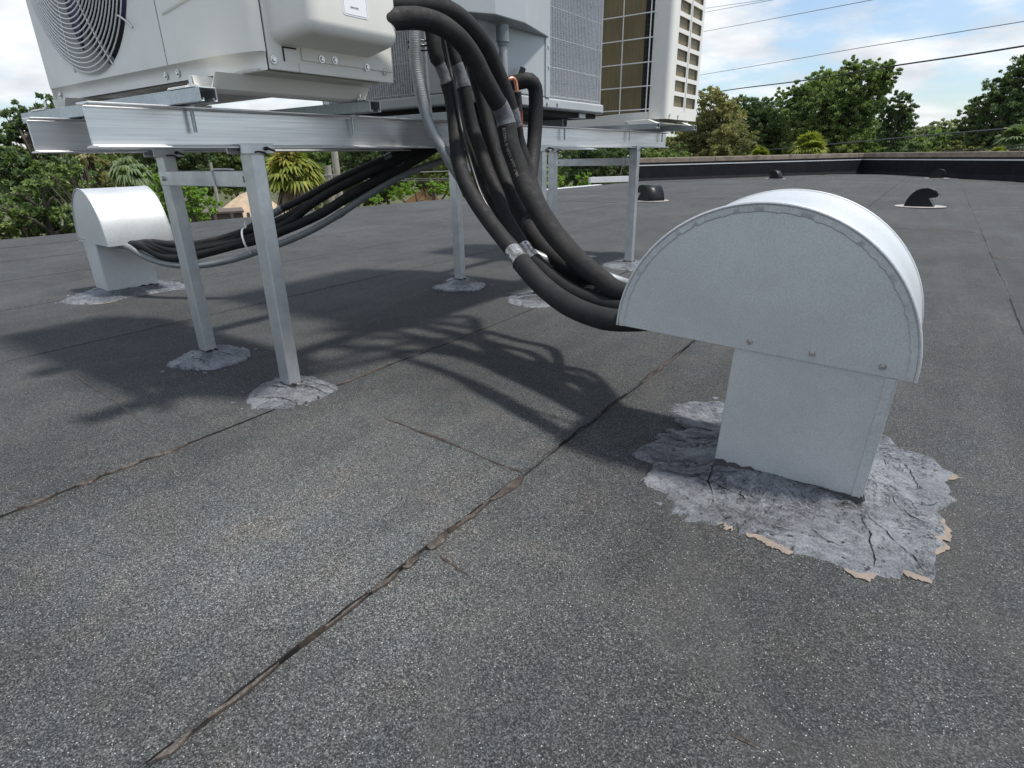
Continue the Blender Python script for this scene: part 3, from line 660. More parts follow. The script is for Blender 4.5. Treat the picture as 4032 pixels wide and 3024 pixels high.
# ------------------------------------------------------------------ black roof vents
def roof_vent(o, rz, label, s=1., width=.22):
    root = thing('roof_vent', label, 'roof vent', 'black goose-neck roof vents'); root.location = o; root.rotation_euler = (0, 0, rz)
    P = [(-.19, 0), (-.18, .06), (-.16, .12), (-.125, .18), (-.08, .225), (-.02, .252), (.05, .258), (.11, .245), (.16, .215), (.185, .175), (.19, .15), (.165, .135), (.11, .13), (.09, .128), (.075, .135), (.12, .08), (.175, 0)]
    P = [(x*s, z*s) for x, z in P]
    for y in (-width/2, width/2-.003):
        MB().prism(P, 'y', y, y+.003).build('side_plate', 'vent_black', root)
    cov = MB(); outer = P[:11]; vs = []
    for x, z in outer: vs += [(x*1.004, -width/2-.002, z*1.004), (x*1.004, width/2+.002, z*1.004)]
    cov.add(vs, [(2*i, 2*i+1, 2*i+3, 2*i+2) for i in range(len(outer)-1)]); c_ = cov.build('curved_cover', 'vent_black', root, smooth=True)
    sm = c_.modifiers.new('solid', 'SOLIDIFY'); sm.thickness = .004
    fr = MB(); fr.box(.0, .17*s, -width/2+.004, width/2-.004, 0, .0035).add([(P[14][0], -width/2+.004, P[14][1]), (P[14][0], width/2-.004, P[14][1]), (P[16][0], width/2-.004, 0), (P[16][0], -width/2+.004, 0)], [(0, 1, 2, 3)]); fr.build('throat', 'vent_black', root)
    MB().add([(.16*s, -width/2-.006, .15*s), (.20*s, -width/2-.006, .155*s), (.20*s, -width/2+.006, .16*s), (.16*s, -width/2+.006, .155*s)], [(0, 1, 2, 3)]).build('latch', 'screw_metal', root)
    fl = MB(); n = 40
    rim = [(.31*s*(1+.06*mnoise.noise((math.cos(6.283*k/n)*2, math.sin(6.283*k/n)*2, o[0])))*math.cos(6.283*k/n), .30*s*math.sin(6.283*k/n)) for k in range(n)]
    fl.prism(rim, 'z', .004, .010); fl.build('base_flange', 'vent_base', root)
    return root
def at_roof(px, py): p = onroof(px, py); return (p[0], p[1], surf_z(p[0])+.002)
YAWD = -YAW
roof_vent(at_roof(3622, 816), math.radians(-4), 'black goose-neck roof vent facing right, the largest of those without a leg before it', .86, .17)
roof_vent(at_roof(3688, 704), math.radians(-4), 'small black goose-neck roof vent facing right, close below the parapet', .80, .17)
roof_vent(at_roof(3052, 706), math.radians(180-24), 'small black goose-neck roof vent facing left, close below the parapet', .78, .17)
roof_vent(at_roof(2560, 792), math.radians(180-36), 'black rounded roof vent partly behind the end leg of the stand', .88, .26)

# ------------------------------------------------------------------ outdoor unit with fan
ac1 = thing('outdoor_unit', 'cream outdoor unit with round fan grille and bulging valve cover', 'outdoor unit', 'outdoor units on the stand')
AX0, AX1, AY0, AY1, AZ0, AZ1 = -2.42, -1.30, .872, 1.305, .845, 1.66
def rounded(x0, x1, y0, y1, r, n=6, which=(1, 1, 1, 1)):
    out = []
    for (cx, cy, a0, on) in ((x1-r, y0+r, -90, which[0]), (x1-r, y1-r, 0, which[1]), (x0+r, y1-r, 90, which[2]), (x0+r, y0+r, 180, which[3])):
        if on:
            for k in range(n+1): a = math.radians(a0+90*k/n); out.append((cx+r*math.cos(a), cy+r*math.sin(a)))
        else: out.append((cx+r*(1 if cx > (x0+x1)/2 else -1), cy+r*(1 if cy > (y0+y1)/2 else -1)))
    return out
FC = np.array([-2.075, AY0, 1.215]); FR = .318
# front panel with a round opening, built in rings so that the rim can roll inwards
fp = MB(); nf = 96; xl, xr, zb_, zt_ = AX0, -1.665, .882, AZ1
def rect_pt(a):
    dx, dz = math.cos(a), math.sin(a); t = 9
    for lim, dd in (((xr-FC[0]), dx), ((xl-FC[0]), dx), ((zt_-FC[2]), dz), ((zb_-FC[2]), dz)):
        if abs(dd) > 1e-9 and lim/dd > 0: t = min(t, lim/dd)
    return (FC[0]+dx*t, AY0, FC[2]+dz*t)
angs = sorted(set([2*math.pi*k/nf for k in range(nf)]+[math.atan2(z-FC[2], x-FC[0]) % (2*math.pi) for x in (xl, xr) for z in (zb_, zt_)]))
rings = [[rect_pt(a) for a in angs]]
for rr_, yy in ((FR+.012, 0), (FR+.004, .003), (FR, .010), (FR-.004, .05), (FR-.012, .11)):
    rings.append([(FC[0]+min(rr_, 9)*math.cos(a), AY0+yy, FC[2]+rr_*math.sin(a)) for a in angs])
n_ = len(angs)
# keep the rim inside the panel on its far side
for ri in range(1, len(rings)): rings[ri] = [(max(p[0], xl+.004*ri), p[1], max(p[2], zb_+.003*ri)) for p in rings[ri]]
fp.add([p for r in rings for p in r], [(i*n_+k, i*n_+(k+1) % n_, (i+1)*n_+(k+1) % n_, (i+1)*n_+k) for i in range(len(rings)-1) for k in range(n_)])
fp.build('fan_panel', 'cream', ac1, smooth=True, angle=50)
# right-hand front panel, wrapping round to the side
wrap = [(-1.662, AY0), (-1.47, AY0+.001), (-1.42, AY0+.005), (-1.37, AY0+.013), (-1.335, AY0+.022), (-1.312, AY0+.031), (-1.3035, AY0+.040)]
w2 = MB(); zs = [.882, AZ1]; 
w2.add([(x, y, z) for z in zs for x, y in wrap], [(k, k+1, len(wrap)+k+1, len(wrap)+k) for k in range(len(wrap)-1)])
w2.build('front_panel', 'cream', ac1, smooth=True, angle=60)
hb = MB(); hb.prism([(-1.640, .985), (-1.43, 1.01), (-1.43, 1.16), (-1.640, 1.16)], 'y', AY0-.004, AY0+.01); hb.build('handle_recess', 'cream', ac1, bevel=.010, bseg=3)
# recessed skirt under the panels
sk_ = MB(); path = [(AX0, AY0+.012), (-1.50, AY0+.013), (-1.44, AY0+.03), (-1.385, AY0+.042), (-1.335, AY0+.038), (-1.306, AY0+.040)]
lev = [(.882, 0.0), (.876, .6), (.868, 1.0), (.858, .95), (AZ0, .9)]
vs = []
for z, t in lev:
    for (x, y), (x2, y2) in zip(path, [(AX0, AY0)]+wrap[1:3]+[wrap[3], wrap[4], wrap[6]]): vs.append((x2+(x-x2)*t, y2+(y-y2)*t, z))
sk_.add(vs, [(i*6+k, i*6+k+1, (i+1)*6+k+1, (i+1)*6+k) for i in range(len(lev)-1) for k in range(5)])
sk_.build('skirt', 'cream', ac1, smooth=True, angle=70)
MB().box(AX1-.05, AX1-.012, AY0+.041, AY0+.13, .888, AZ1-.004).build('seam_backing', 'dark_inside', ac1)
body = MB(); body.box(AX0+.004, AX1-.012, AY0+.14, AY1-.002, .86, AZ1-.004); body.build('casing', 'cream', ac1)
MB().box(AX0, AX0+.0025, AY0+.002, AY1, .85, AZ1).build('end_panel', 'cream', ac1)
MB().box(AX0, AX1, AY0, AY1, AZ1+.001, AZ1+.012).build('top_cover', 'cream', ac1, bevel=.006)
MB().box(AX0+.03, AX1-.03, AY0+.03, AY1-.03, .842, .850).build('base_pan', 'cream_dark', ac1, bevel=.003)
sp = MB(); sp.box(AX1-.010, AX1-.002, AY0+.0445, AY1, AZ0+.001, AZ1-.002); sp.build('side_panel', 'cream', ac1, bevel=.003)
MB().box(AX1-.001, AX1+.0025, 1.005, AY1-.004, .872, AZ1-.05).build('service_panel', 'cream', ac1, bevel=.002)
MB().box(AX1-.0012, AX1+.0022, .995, 1.10, .846, .866).build('panel_tab', 'cream', ac1, bevel=.001)
fdk = MB(); fdk.box(AX1-.002, AX1+.0008, .955, .992, .8935, .8965).box(AX1-.002, AX1+.0006, .9545, .957, .866, .8965).build('slot', 'dark_inside', ac1)
for (x, y, z, ax) in ((AX1+.001, .925, .866, (1, 0, 0)), (AX1+.003, 1.06, .880, (1, 0, 0)), (AX1+.003, 1.10, .882, (1, 0, 0)), (AX1+.003, 1.205, .876, (1, 0, 0)), (AX1+.003, 1.272, .872, (1, 0, 0)), (-1.70, AY0+.010, .862, (0, -1, 0)), (-1.64, AY0+.010, .863, (0, -1, 0)), (-2.38, AY0+.010, .862, (0, -1, 0))):
    m = MB(); m.cyl((x, y, z), ax, .0085, .002, 16).cyl(tuple(np.array((x, y, z))+.002*np.array(ax)), ax, .006, .003, 12, .004); m.build('screw', 'screw_metal', ac1)
# valve cover: rounded box
vc = MB(); cy0, cy1, cz0, cz1 = .945, 1.212, .900, 1.24
bmv = bmesh.new(); bmesh.ops.create_cube(bmv, size=1)
bmesh.ops.scale(bmv, vec=(.155, cy1-cy0, cz1-cz0), verts=bmv.verts); bmesh.ops.translate(bmv, vec=(AX1+.0475, (cy0+cy1)/2, (cz0+cz1)/2), verts=bmv.verts)
for v in bmv.verts:                                  # sides and underside taper outwards
    if v.co.x < AX1:
        v.co.y += (.032 if v.co.y > 1.1 else -.02); v.co.z -= .004 if v.co.z < 1.1 else 0
    elif v.co.z < 1.1: v.co.z += .012
mev = bpy.data.meshes.new('valve_cover'); bmv.to_mesh(mev); bmv.free(); mev.materials.append(MATS['cream'])
vco = bpy.data.objects.new('valve_cover', mev); col.objects.link(vco); vco.parent = ac1
bv = vco.modifiers.new('bevel', 'BEVEL'); bv.width = .026; bv.segments = 5; bv.limit_method = 'NONE'
mev.polygons.foreach_set('use_smooth', [True]*len(mev.polygons))
CX = AX1+.0475+.0775
q = [onx(1352, -40, CX+.0004), onx(1352, 45, CX+.0004), onx(1362, 50, CX+.0004), onx(1440, 72, CX+.0004), onx(1450, 68, CX+.0004), onx(1446, -20, CX+.0004)]
yA, yB, zA, zB_ = q[1][1], q[4][1], q[3][2]-.002, q[3][2]+.10
lab = MB(); lab.prism(rounded(yA, yB, zA, zB_, .006), 'x', CX+.0002, CX+.0008)
lo = lab.build('label', 'paper_white', vco); pr = MB()
brd = rounded(yA+.003, yB-.003, zA+.003, zB_-.003, .005); pr.tube([(CX+.0009, y, z) for y, z in brd]+[(CX+.0009, *brd[0])], .0004, 4)
for k, (a, b, z) in enumerate(((.30, .62, .016), (.28, .5, .040), (.12, .86, .048), (.10, .88, .055), (.08, .95, .066), (.2, .9, .073))):
    x = a
    while x < b:
        w_ = random.uniform(.04, .12); x2 = min(b, x+w_); pr.box(CX+.0009, CX+.0012, yA+(yB-yA)*x, yA+(yB-yA)*x2, zA+z, zA+z+.0035); x = x2+.025
pr.build('print', 'print_grey', lo)
# fan, grille
fan = MB(); fc = FC+np.array([0, .085, 0])
for b in range(3):
    vs = []; nr, na = 7, 9
    for i in range(nr):
        r = .07+(FR-.035-.07)*i/(nr-1)
        for k in range(na):
            a = 2*math.pi*b/3+1.0+(k/(na-1)-.5)*1.45+.35*(r/FR); vs.append((fc[0]+r*math.cos(a), fc[1]+.05*(k/(na-1)-.5)*-1.3, fc[2]+r*math.sin(a)))
    fan.add(vs, [(i*na+k, i*na+k+1, (i+1)*na+k+1, (i+1)*na+k) for i in range(nr-1) for k in range(na-1)])
fo = fan.build('fan', 'navy_fan', ac1, smooth=True); fs_ = fo.modifiers.new('s', 'SOLIDIFY'); fs_.thickness = .005
MB().cyl((fc[0], fc[1]-.03, fc[2]), (0, 1, 0), .075, .07, 32).build('fan_hub', 'navy_fan', ac1, smooth=True)
MB().cyl((FC[0], AY0+.135, FC[2]), (0, 1, 0), FR-.02, .004, 48).build('fan_back', 'dark_inside', ac1)
gr = MB()
def dome(r): return AY0-.004-.030*(1-(r/FR)**2)**.7 if r < FR else AY0-.004
for k in range(24):
    r = .04+(FR-.004-.04)*k/23; gr.ring((FC[0], dome(r), FC[2]), (0, 1, 0), r, .0019, 72, 5)
for k in range(8):
    a = math.radians(22+45*k); pts = []
    for j in range(14):
        r = .03+(FR+.012-.03)*j/13; pts.append((FC[0]+r*math.cos(a), dome(min(r, FR))+.003, FC[2]+r*math.sin(a)))
    gr.tube(pts, .0021, 5)
gr.build('fan_grille', 'white_wire', ac1, smooth=True)
hk = ony(470, 62, AY0); hk2 = ony(521, 98, AY0)
MB().tube(spline([(hk[0], AY0-.008, hk[2]), (hk[0]+.018, AY0-.010, hk[2]-.004), (hk2[0]-.01, AY0-.008, hk2[2]+.008), (hk2[0], AY0-.001, hk2[2]-.006)], .004), .003, 6).build('grille_clip', 'screw_metal', ac1, smooth=True)
# feet: folded rails under both ends
for (xa, xb) in ((-1.50, -1.385), (-2.33, -2.22)):
    m = MB(); prof = [(xa, .843), (xa+.016, .806), (xb-.046, .806), (xb-.034, .81), (xb-.008, .843), (xb-.012, .843), (xb-.036, .814), (xb-.046, .810), (xa+.018, .810), (xa+.004, .843)]
    m.prism(prof, 'y', .835, 1.300).box(xa+.018, xb-.02, .765, .836, .8062, .8095).box(xa+.018, xb-.02, 1.299, 1.33, .8062, .8095); m.build('foot_rail', 'cream', ac1, bevel=.002)
    for y in (.785, 1.275):
        m = MB(); m.box(xa+.02, xb+.02, y-.022, y+.022, ZS+.0005, ZS+.0025).cyl(((xa+xb)/2+.03, y, ZS+.002), (0, 0, 1), .010, .008, 6).cyl(((xa+xb)/2+.03, y, ZS+.008), (0, 0, 1), .005, .018, 8); m.build('foot_bolt', 'screw_metal', ac1)

# ------------------------------------------------------------------ grey condenser with wire guard
ac2 = thing('outdoor_unit', 'grey square condenser with dense wire coil guard and folded control box', 'outdoor unit', 'outdoor units on the stand')
BX1, BX0, BY0, BY1, BZ0, BZ1 = -1.345, -2.27, 1.765, 2.765, .835, 1.72
pan = rounded(BX0, BX1, BY0, BY1, .09, 8, (0, 1, 1, 1))
MB().prism(pan, 'z', BZ0-.008, BZ0+.03).build('base_pan', 'grey_paint', ac2, smooth=True, bevel=.006)
MB().box(BX0+.05, BX1-.05, BY0+.05, BY1-.05, ZS+.004, BZ0-.009).build('underside', 'dark_inside', ac2)
cl = rounded(BX0+.03, BX1-.03, BY0+.03, BY1-.03, .08, 8, (0, 1, 1, 1))
MB().prism(cl, 'z', BZ0+.031, BZ1-.03).build('coil', 'coil_silver', ac2, smooth=True, angle=50)
MB().prism(pan, 'z', BZ1-.029, BZ1+.06).build('top_cover', 'grey_paint', ac2, bevel=.008)
PY1 = 2.215                                           # service corner ends here
gd = MB(); path = []
per = [(BX1-.012, PY1+.004)]+[(x, y) for x, y in rounded(BX0+.012, BX1-.012, BY0+.012, BY1-.012, .09, 8, (0, 1, 1, 1)) if not (x > BX1-.05 and y < PY1)]+[(BX1-.30, BY0+.012)]
# walk the perimeter placing vertical wires
acc = [np.array(p) for p in per]; seg = [np.linalg.norm(acc[i+1]-acc[i]) for i in range(len(acc)-1)]; tot = sum(seg)
def along(s_):
    for i, L in enumerate(seg):
        if s_ <= L: return acc[i]+(acc[i+1]-acc[i])*(s_/L)
        s_ -= L
    return acc[-1]
nw = int(tot/.0125)
for k in range(nw+1):
    p = along(tot*k/nw); r = .0011; gd.add([(p[0]-r, p[1]-r, BZ0+.032), (p[0]+r, p[1]-r, BZ0+.032), (p[0]+r, p[1]+r, BZ0+.032), (p[0]-r, p[1]+r, BZ0+.032), (p[0]-r, p[1]-r, BZ1-.03), (p[0]+r, p[1]-r, BZ1-.03), (p[0]+r, p[1]+r, BZ1-.03), (p[0]-r, p[1]+r, BZ1-.03)], [(0, 1, 5, 4), (1, 2, 6, 5), (2, 3, 7, 6), (3, 0, 4, 7)])
loop = [along(tot*k/160) for k in range(161)]
for z in [BZ0+.04+.104*k for k in range(9)]:
    gd.tube([(p[0], p[1], z) for p in loop], .0016, 4, False)
for z in np.arange(BZ0+.045, 1.35, .0085):
    gd.tube([(p[0], p[1], z) for p in loop[:70:1]], .0006, 3, False)
gd.build('wire_guard', 'guard_wire', ac2)
sv = MB(); sv.box(BX1-.012, BX1-.002, BY0+.004, PY1, BZ0+.031, BZ1-.032); sv.build('service_panel', 'grey_paint', ac2, bevel=.004)
MB().box(BX1-.32, BX1-.012, BY0+.002, BY0+.012, BZ0+.031, BZ1-.032).build('corner_panel', 'grey_paint', ac2, bevel=.004)
MB().box(BX1-.0015, BX1+.003, PY1-.035, PY1-.001, BZ0+.031, BZ1-.033).build('panel_flange', 'grey_paint', ac2, bevel=.001)
z_cb = onx(2068, 92, BX1+.075)[2]
ya = onx(1952, 88, BX1+.075)[1]; yb = onx(2068, 92, BX1+.075)[1]
cb_ = MB(); cb_.prism([(BX1-.001, ya-.13), (BX1+.075, ya), (BX1+.075, yb), (BX1-.001, PY1+.002)], 'z', z_cb, BZ1-.05); cb_.build('control_box', 'grey_paint', ac2, bevel=.003)
MB().box(BX1+.0035, BX1+.0045, PY1-.115, PY1-.018, z_cb+.125, z_cb+.22).build('label', 'paper_white', ac2)
for (y, z) in ((PY1-.016, z_cb-.03), (PY1-.014, z_cb-.10), (PY1-.3, BZ0+.012), (PY1-.22, BZ0+.012), (PY1-.12, BZ0+.012), (PY1-.02, BZ0+.010), (PY1+.06, BZ0+.012)):
    MB().cyl((BX1+.001, y, z), (1, 0, 0), .0075, .003, 6).cyl((BX1+.004, y, z), (1, 0, 0), .005, .003, 6).build('screw', 'screw_metal', ac2)
for (x, y) in ((BX1-.09, 1.79), (BX1-.07, 2.57), (BX0+.1, 1.79), (BX0+.1, 2.57)):
    MB().box(x-.03, x+.03, y-.03, y+.03, ZS+.0008, BZ0-.009).build('foot_block', 'galv_strut', ac2, bevel=.002)

# ------------------------------------------------------------------ cream unit seen from the coil side
ac3 = thing('outdoor_unit', 'cream outdoor unit showing brown coil behind wide white wire grid', 'outdoor unit', 'outdoor units on the stand')
CX1, CX0, CY0, CY1, CZ0, CZ1 = -1.315, -2.35, 3.42, 3.93, .832, 1.72
MB().box(CX0+.03, CX1-.09, CY0+.022, CY1-.03, CZ0+.03, CZ1-.02).build('coil', 'coil_brown', ac3, bevel=.01)
MB().box(CX1-.11, CX1-.012, CY0+.09, CY1-.03, CZ0+.03, CZ1-.02).build('coil_bend', 'coil_brown', ac3, bevel=.03, bseg=4)
pb = MB(); pb.prism([(CX0, CZ0-.02), (CX0+.1, CZ0-.03), (CX1-.26, CZ0-.03), (CX1-.22, CZ0-.004), (CX1-.11, CZ0-.004), (CX1-.11, CZ0+.040), (CX1-.3, CZ0+.036), (CX1-.6, CZ0+.022), (CX0, CZ0+.020)], 'y', CY0+.004, CY1-.03); pb.build('base_pan', 'cream', ac3, bevel=.004)
MB().box(CX0, CX1, CY0, CY1, CZ1, CZ1+.02).build('top_cover', 'cream', ac3, bevel=.006)
# corner post and perforated side
cp = rounded(CX1-.115, CX1, CY0, CY0+.2, .03, 6, (1, 0, 0, 0))
post = MB(); pp = [(CX1-.108, CY0+.012), (CX1-.106, CY0)]+[(CX1-.03+.03*math.cos(math.radians(-90+15*k)), CY0+.03+.03*math.sin(math.radians(-90+15*k))) for k in range(7)]+[(CX1, CY0+.085), (CX1-.004, CY0+.085), (CX1-.004, CY0+.03), (CX1-.03, CY0+.004), (CX1-.103, CY0+.004), (CX1-.104, CY0+.012)]
post.prism(pp, 'z', CZ0-.002, CZ1-.001); post.build('corner_post', 'cream', ac3, smooth=True, angle=50)
ncol, nrow = 2, 12; hy0, hy1 = CY0+.086, CY1-.01; gap = .034; cw = (hy1-hy0-gap*(ncol+1)+.02)/ncol; hz0 = CZ0+.065; ph = .078
side = MB()
ys_ = [hy0]
for k in range(ncol): ys_ += [hy0+.012+gap*0+k*(cw+gap), hy0+.012+k*(cw+gap)+cw]
ys_.append(hy1)
for k in range(0, len(ys_), 2): side.box(CX1-.004, CX1, ys_[k], ys_[k+1], CZ0-.002, CZ1-.001)
for k in range(ncol):
    y0, y1 = ys_[2*k+1], ys_[2*k+2]
    side.box(CX1-.004, CX1, y0, y1, CZ0-.002, hz0)
    for r in range(nrow):
        z0 = hz0+r*ph+.056; z1 = hz0+(r+1)*ph if r < nrow-1 else CZ1-.001
        if z0 < CZ1: side.box(CX1-.004, CX1, y0, y1, min(z0, CZ1-.01), min(z1, CZ1-.001))
        for cyy, sy in ((y0, 1), (y1, -1)):       # filleted hole corners
            for czz, sz in ((hz0+r*ph, 1), (min(z0, CZ1-.01), -1)):
                side.add([(CX1-.0005, cyy, czz), (CX1-.0005, cyy+sy*.009, czz), (CX1-.0005, cyy+sy*.0026, czz+sz*.0026), (CX1-.0005, cyy, czz+sz*.009)], [(0, 1, 2, 3)])
side.build('perforated_side', 'cream', ac3)
MB().box(CX1+.0003, CX1+.004, (ys_[2]+ys_[3])/2-.004, (ys_[2]+ys_[3])/2+.004, CZ0+.05, CZ1-.03).build('side_rib', 'cream', ac3, bevel=.0015)
MB().box(CX0, CX0+.004, CY0, CY1, CZ0, CZ1).box(CX0, CX1-.01, CY1-.02, CY1-.016, CZ0, CZ1).build('back_casing', 'cream', ac3)
g3 = MB(); yg = CY0-.012
zrow = [CZ0+.052+.118*k for k in range(8)]; xcol = [CX1-.116-.002]+[CX1-.116-.163*k for k in range(1, 6)]
for z in zrow: g3.tube([(CX0+.02, yg, z), (CX1-.12, yg, z), (CX1-.092, yg+.004, z)], .0032, 6)
for x in xcol: g3.tube([(x, yg-.003, CZ0+.03), (x, yg-.003, CZ1-.01)], .0032, 6)
g3.build('wire_grid', 'white_wire', ac3, smooth=True)
tb = MB()  # dark teeth and strip stand in for toothed shade at the coil's edge
for z in np.arange(CZ0+.05, CZ1-.05, .0245): tb.box(CX1-.15, CX1-.107, CY0+.008, CY0+.020, z, z+.006)
tb.build('tooth_shade', 'dark_inside', ac3)
MB().box(CX1-.165, CX1-.108, CY0+.0205, CY0+.0215, CZ0+.03, CZ1-.02).build('edge_shade', 'dark_inside', ac3)
for y in (CY0+.045, CY0+.18): MB().cyl((CX1, y, CZ0+.018), (1, 0, 0), .009, .006, 8).build('screw', 'screw_metal', ac3)
for (xa, xb) in ((-1.54, -1.40), (-2.32, -2.2)):
    m = MB(); m.prism([(xa, CZ0-.004), (xa+.02, ZS+.002), (xb+.05, ZS+.002), (xb+.05, ZS+.006), (xb+.0, CZ0-.004)], 'y', CY0-.05, CY1+.05); m.build('foot_rail', 'cream', ac3, bevel=.002)

# ------------------------------------------------------------------ pipes
def path_px(L):
    """(pixel x, pixel y, scene X) triples -> points"""
    return [onx(*p) if len(p) == 3 else np.array(p[:3]) for p in L]
def proj(p): v = CM@(np.asarray(p)-CP); return np.array([2016+F_PX*v[0]/v[2], 1512+F_PX*v[1]/v[2]])
def near_px(P, x, y): return int(np.argmin([np.sum((proj(p)-(x, y))**2) for p in P]))
def radii(n, prof):
    xs = [p[0] for p in prof]; ys = [p[1] for p in prof]; return list(np.interp(np.linspace(0, 1, n), xs, ys))
HOSE = 'insulated pipes in the bundle to the large hood'
def hose(label, ctrl, prof, mat='black_rubber', tapes=(), name='insulated_pipe', cat='pipe', group=HOSE, seg=20):
    P = spline(path_px(ctrl)); rs = radii(len(P), prof) if prof[0][0] == 0 and len(prof[0]) == 2 else list(np.interp(range(len(P)), [near_px(P, q[0], q[1]) for q in prof], [q[2] for q in prof]))
    rs = [r*(1+.035*mnoise.noise((i*.045, len(P)*.1, 0))+.015*mnoise.noise((i*.2, 3, len(P)*.1))) for i, r in enumerate(rs)]
    m = MB(); m.tube(P, rs, seg); o = m.build(name, mat, None, smooth=True, angle=60); tag(o, label, cat, group)
    for a, b, tm, extra in tapes:
        k = near_px(P, *a); k2 = max(near_px(P, *b), k+3); Q_ = P[k:k2+1]; rr_ = [rs[min(k+i, len(rs)-1)]+extra+.0007*mnoise.noise((i*.9, k, 0)) for i in range(len(Q_))]
        MB().tube(Q_, rr_, seg).build('tape_wrap', tm, o, smooth=True, angle=50)
    o_frames = m.frames
    return o, P, rs, o_frames
# inside the big hood every line bends up under the cover and down the duct
def into_hood(k):   # k 0..1 across the depth
    y = .058+.175*k
    return [(*hpt((-.20, y, .015+.02*(k % .5))),), (*hpt((-.10, y, .085)),), (*hpt((.03, y, .075)),), (*hpt((.09, y, -.03)),), (*hpt((.10, y, -.2)),)]
def fix(L): return [tuple(p) if len(p) == 3 else p for p in L]
def H4(k): return [p+(0,) for p in into_hood(k)]
A_ = -1.22
h1, P1, R1, F1 = hose('thick black insulated pipe with printed lettering, outermost in the bundle', [(1500, 76, -1.20), (1560, 74, -1.19), (1645, 72, -1.17), (1735, 98, -1.15), (1807, 152, -1.14), (1862, 224, -1.135), (1905, 307, -1.13), (1945, 380, -1.125), (1986, 459, -1.12), (2010, 577, -1.10), (2035, 643, -1.08), (2061, 720, -1.05), (2102, 797, -1.0), (2153, 884, -.94), (2215, 961, -.87), (2292, 1038, -.78), (2368, 1099, -.70), (2440, 1147, -.625)]+H4(.95),
    [(1560, 74, .026), (1905, 307, .0265), (1990, 480, .0265), (1996, 492, .0295), (2061, 720, .031), (2215, 961, .031), (2440, 1147, .026)], 'dark_foam', (((1962, 420), (1992, 484), 'grey_tape', .0012),))
h2_, P2, R2, F2 = hose('thick black insulated pipe arching highest out of the cream unit', [(1500, 14, -1.24), (1560, 16, -1.23), (1681, 18, -1.21), (1789, 54, -1.20), (1862, 119, -1.19), (1916, 192, -1.185), (1959, 289, -1.18), (1995, 380, -1.175), (2019, 465, -1.17), (2042, 543, -1.165), (2062, 610, -1.15), (2090, 700, -1.12), (2130, 800, -1.06), (2185, 890, -.98), (2250, 970, -.89), (2330, 1060, -.78), (2420, 1140, -.68)]+H4(.8),
    [(1560, 16, .026), (2019, 465, .025), (2042, 543, .019), (2420, 1140, .017)], 'dark_foam', (((2007, 425), (2026, 500), 'grey_tape', .0012),))
h3, P3, R3, F3 = hose('thick insulated pipe hanging lowest in the bundle with a silver tape band', [(1672, -40, -1.33), (1690, 60, -1.32), (1703, 130, -1.31), (1717, 217, -1.30), (1746, 289, -1.29), (1771, 362, -1.28), (1789, 470, -1.26), (1797, 560, -1.235), (1805, 628, -1.21), (1831, 715, -1.17), (1866, 782, -1.13), (1918, 859, -1.07), (1969, 925, -1.01), (2010, 976, -.96), (2041, 1017, -.92), (2087, 1074, -.86), (2153, 1140, -.79), (2240, 1202, -.70), (2333, 1242, -.62), (2430, 1262, -.545)]+H4(.06),
    [(1703, 130, .022), (1725, 245, .022), (1728, 250, .0165), (1758, 322, .0165), (1760, 330, .0215), (1866, 782, .0235), (2022, 992, .0235), (2055, 1034, .0235), (2058, 1038, .0275), (2240, 1202, .028), (2430, 1262, .026)], 'black_rubber', (((1727, 246), (1756, 322), 'grey_tape', .001), ((2018, 985), (2058, 1037), 'foil_tape', .0012)))
h4, P4, R4, F4 = hose('insulated pipe second from lowest with a crinkled silver tape band', [(1735, -40, -1.36), (1755, 80, -1.35), (1780, 200, -1.34), (1818, 307, -1.32), (1836, 398, -1.31), (1862, 506, -1.29), (1887, 577, -1.26), (1918, 669, -1.22), (1959, 766, -1.17), (1989, 848, -1.12), (2035, 925, -1.06), (2084, 1000, -.99), (2123, 1043, -.94), (2189, 1104, -.86), (2292, 1166, -.75), (2440, 1212, -.61)]+H4(.33),
    [(1780, 200, .020), (1818, 307, .018), (1825, 330, .022), (1959, 766, .022), (2084, 1000, .020), (2110, 1030, .0225), (2292, 1166, .0215), (2440, 1212, .020)], 'black_rubber', (((1805, 260), (1826, 335), 'grey_tape', .001), ((2062, 968), (2108, 1030), 'foil_tape', .0012)))
h5, P5, R5, F5 = hose('insulated pipe in the middle of the bundle with crumpled black tape', [(1800, -40, -1.40), (1830, 120, -1.39), (1862, 260, -1.38), (1905, 420, -1.35), (1938, 551, -1.31), (1969, 654, -1.27), (2010, 756, -1.21), (2061, 859, -1.14), (2112, 941, -1.07), (2169, 1028, -.98), (2230, 1079, -.91), (2317, 1135, -.81), (2445, 1181, -.68)]+H4(.6),
    [(1862, 260, .023), (2010, 756, .023), (2169, 1028, .0215), (2300, 1120, .023), (2445, 1181, .021)], 'black_rubber', (((2140, 985), (2190, 1050), 'black_tape', .0022),))
for k, (dx, dX, mt) in enumerate(((-52, -.03, 'black_rubber'), (12, -.05, 'black_rubber'), (72, -.04, 'dark_foam'))):
    hose(('black pipe tucked behind the two lowest insulated pipes', 'black pipe hidden deep behind the middle of the bundle', 'dark foam pipe tucked behind the lettered pipe')[k], [(1765+dx, -40, -1.40+dX), (1790+dx, 120, -1.39+dX), (1830+dx, 300, -1.37+dX), (1870+dx, 450, -1.34+dX), (1912+dx, 600, -1.29+dX), (1960+dx, 720, -1.23+dX), (2030+dx, 860, -1.14+dX), (2110+dx, 980, -1.03+dX), (2220+dx, 1090, -.90+dX), (2430, 1225-25*k, -.64)]+H4(.35+.2*k), [(0, .022), (1, .018)], mt, ())
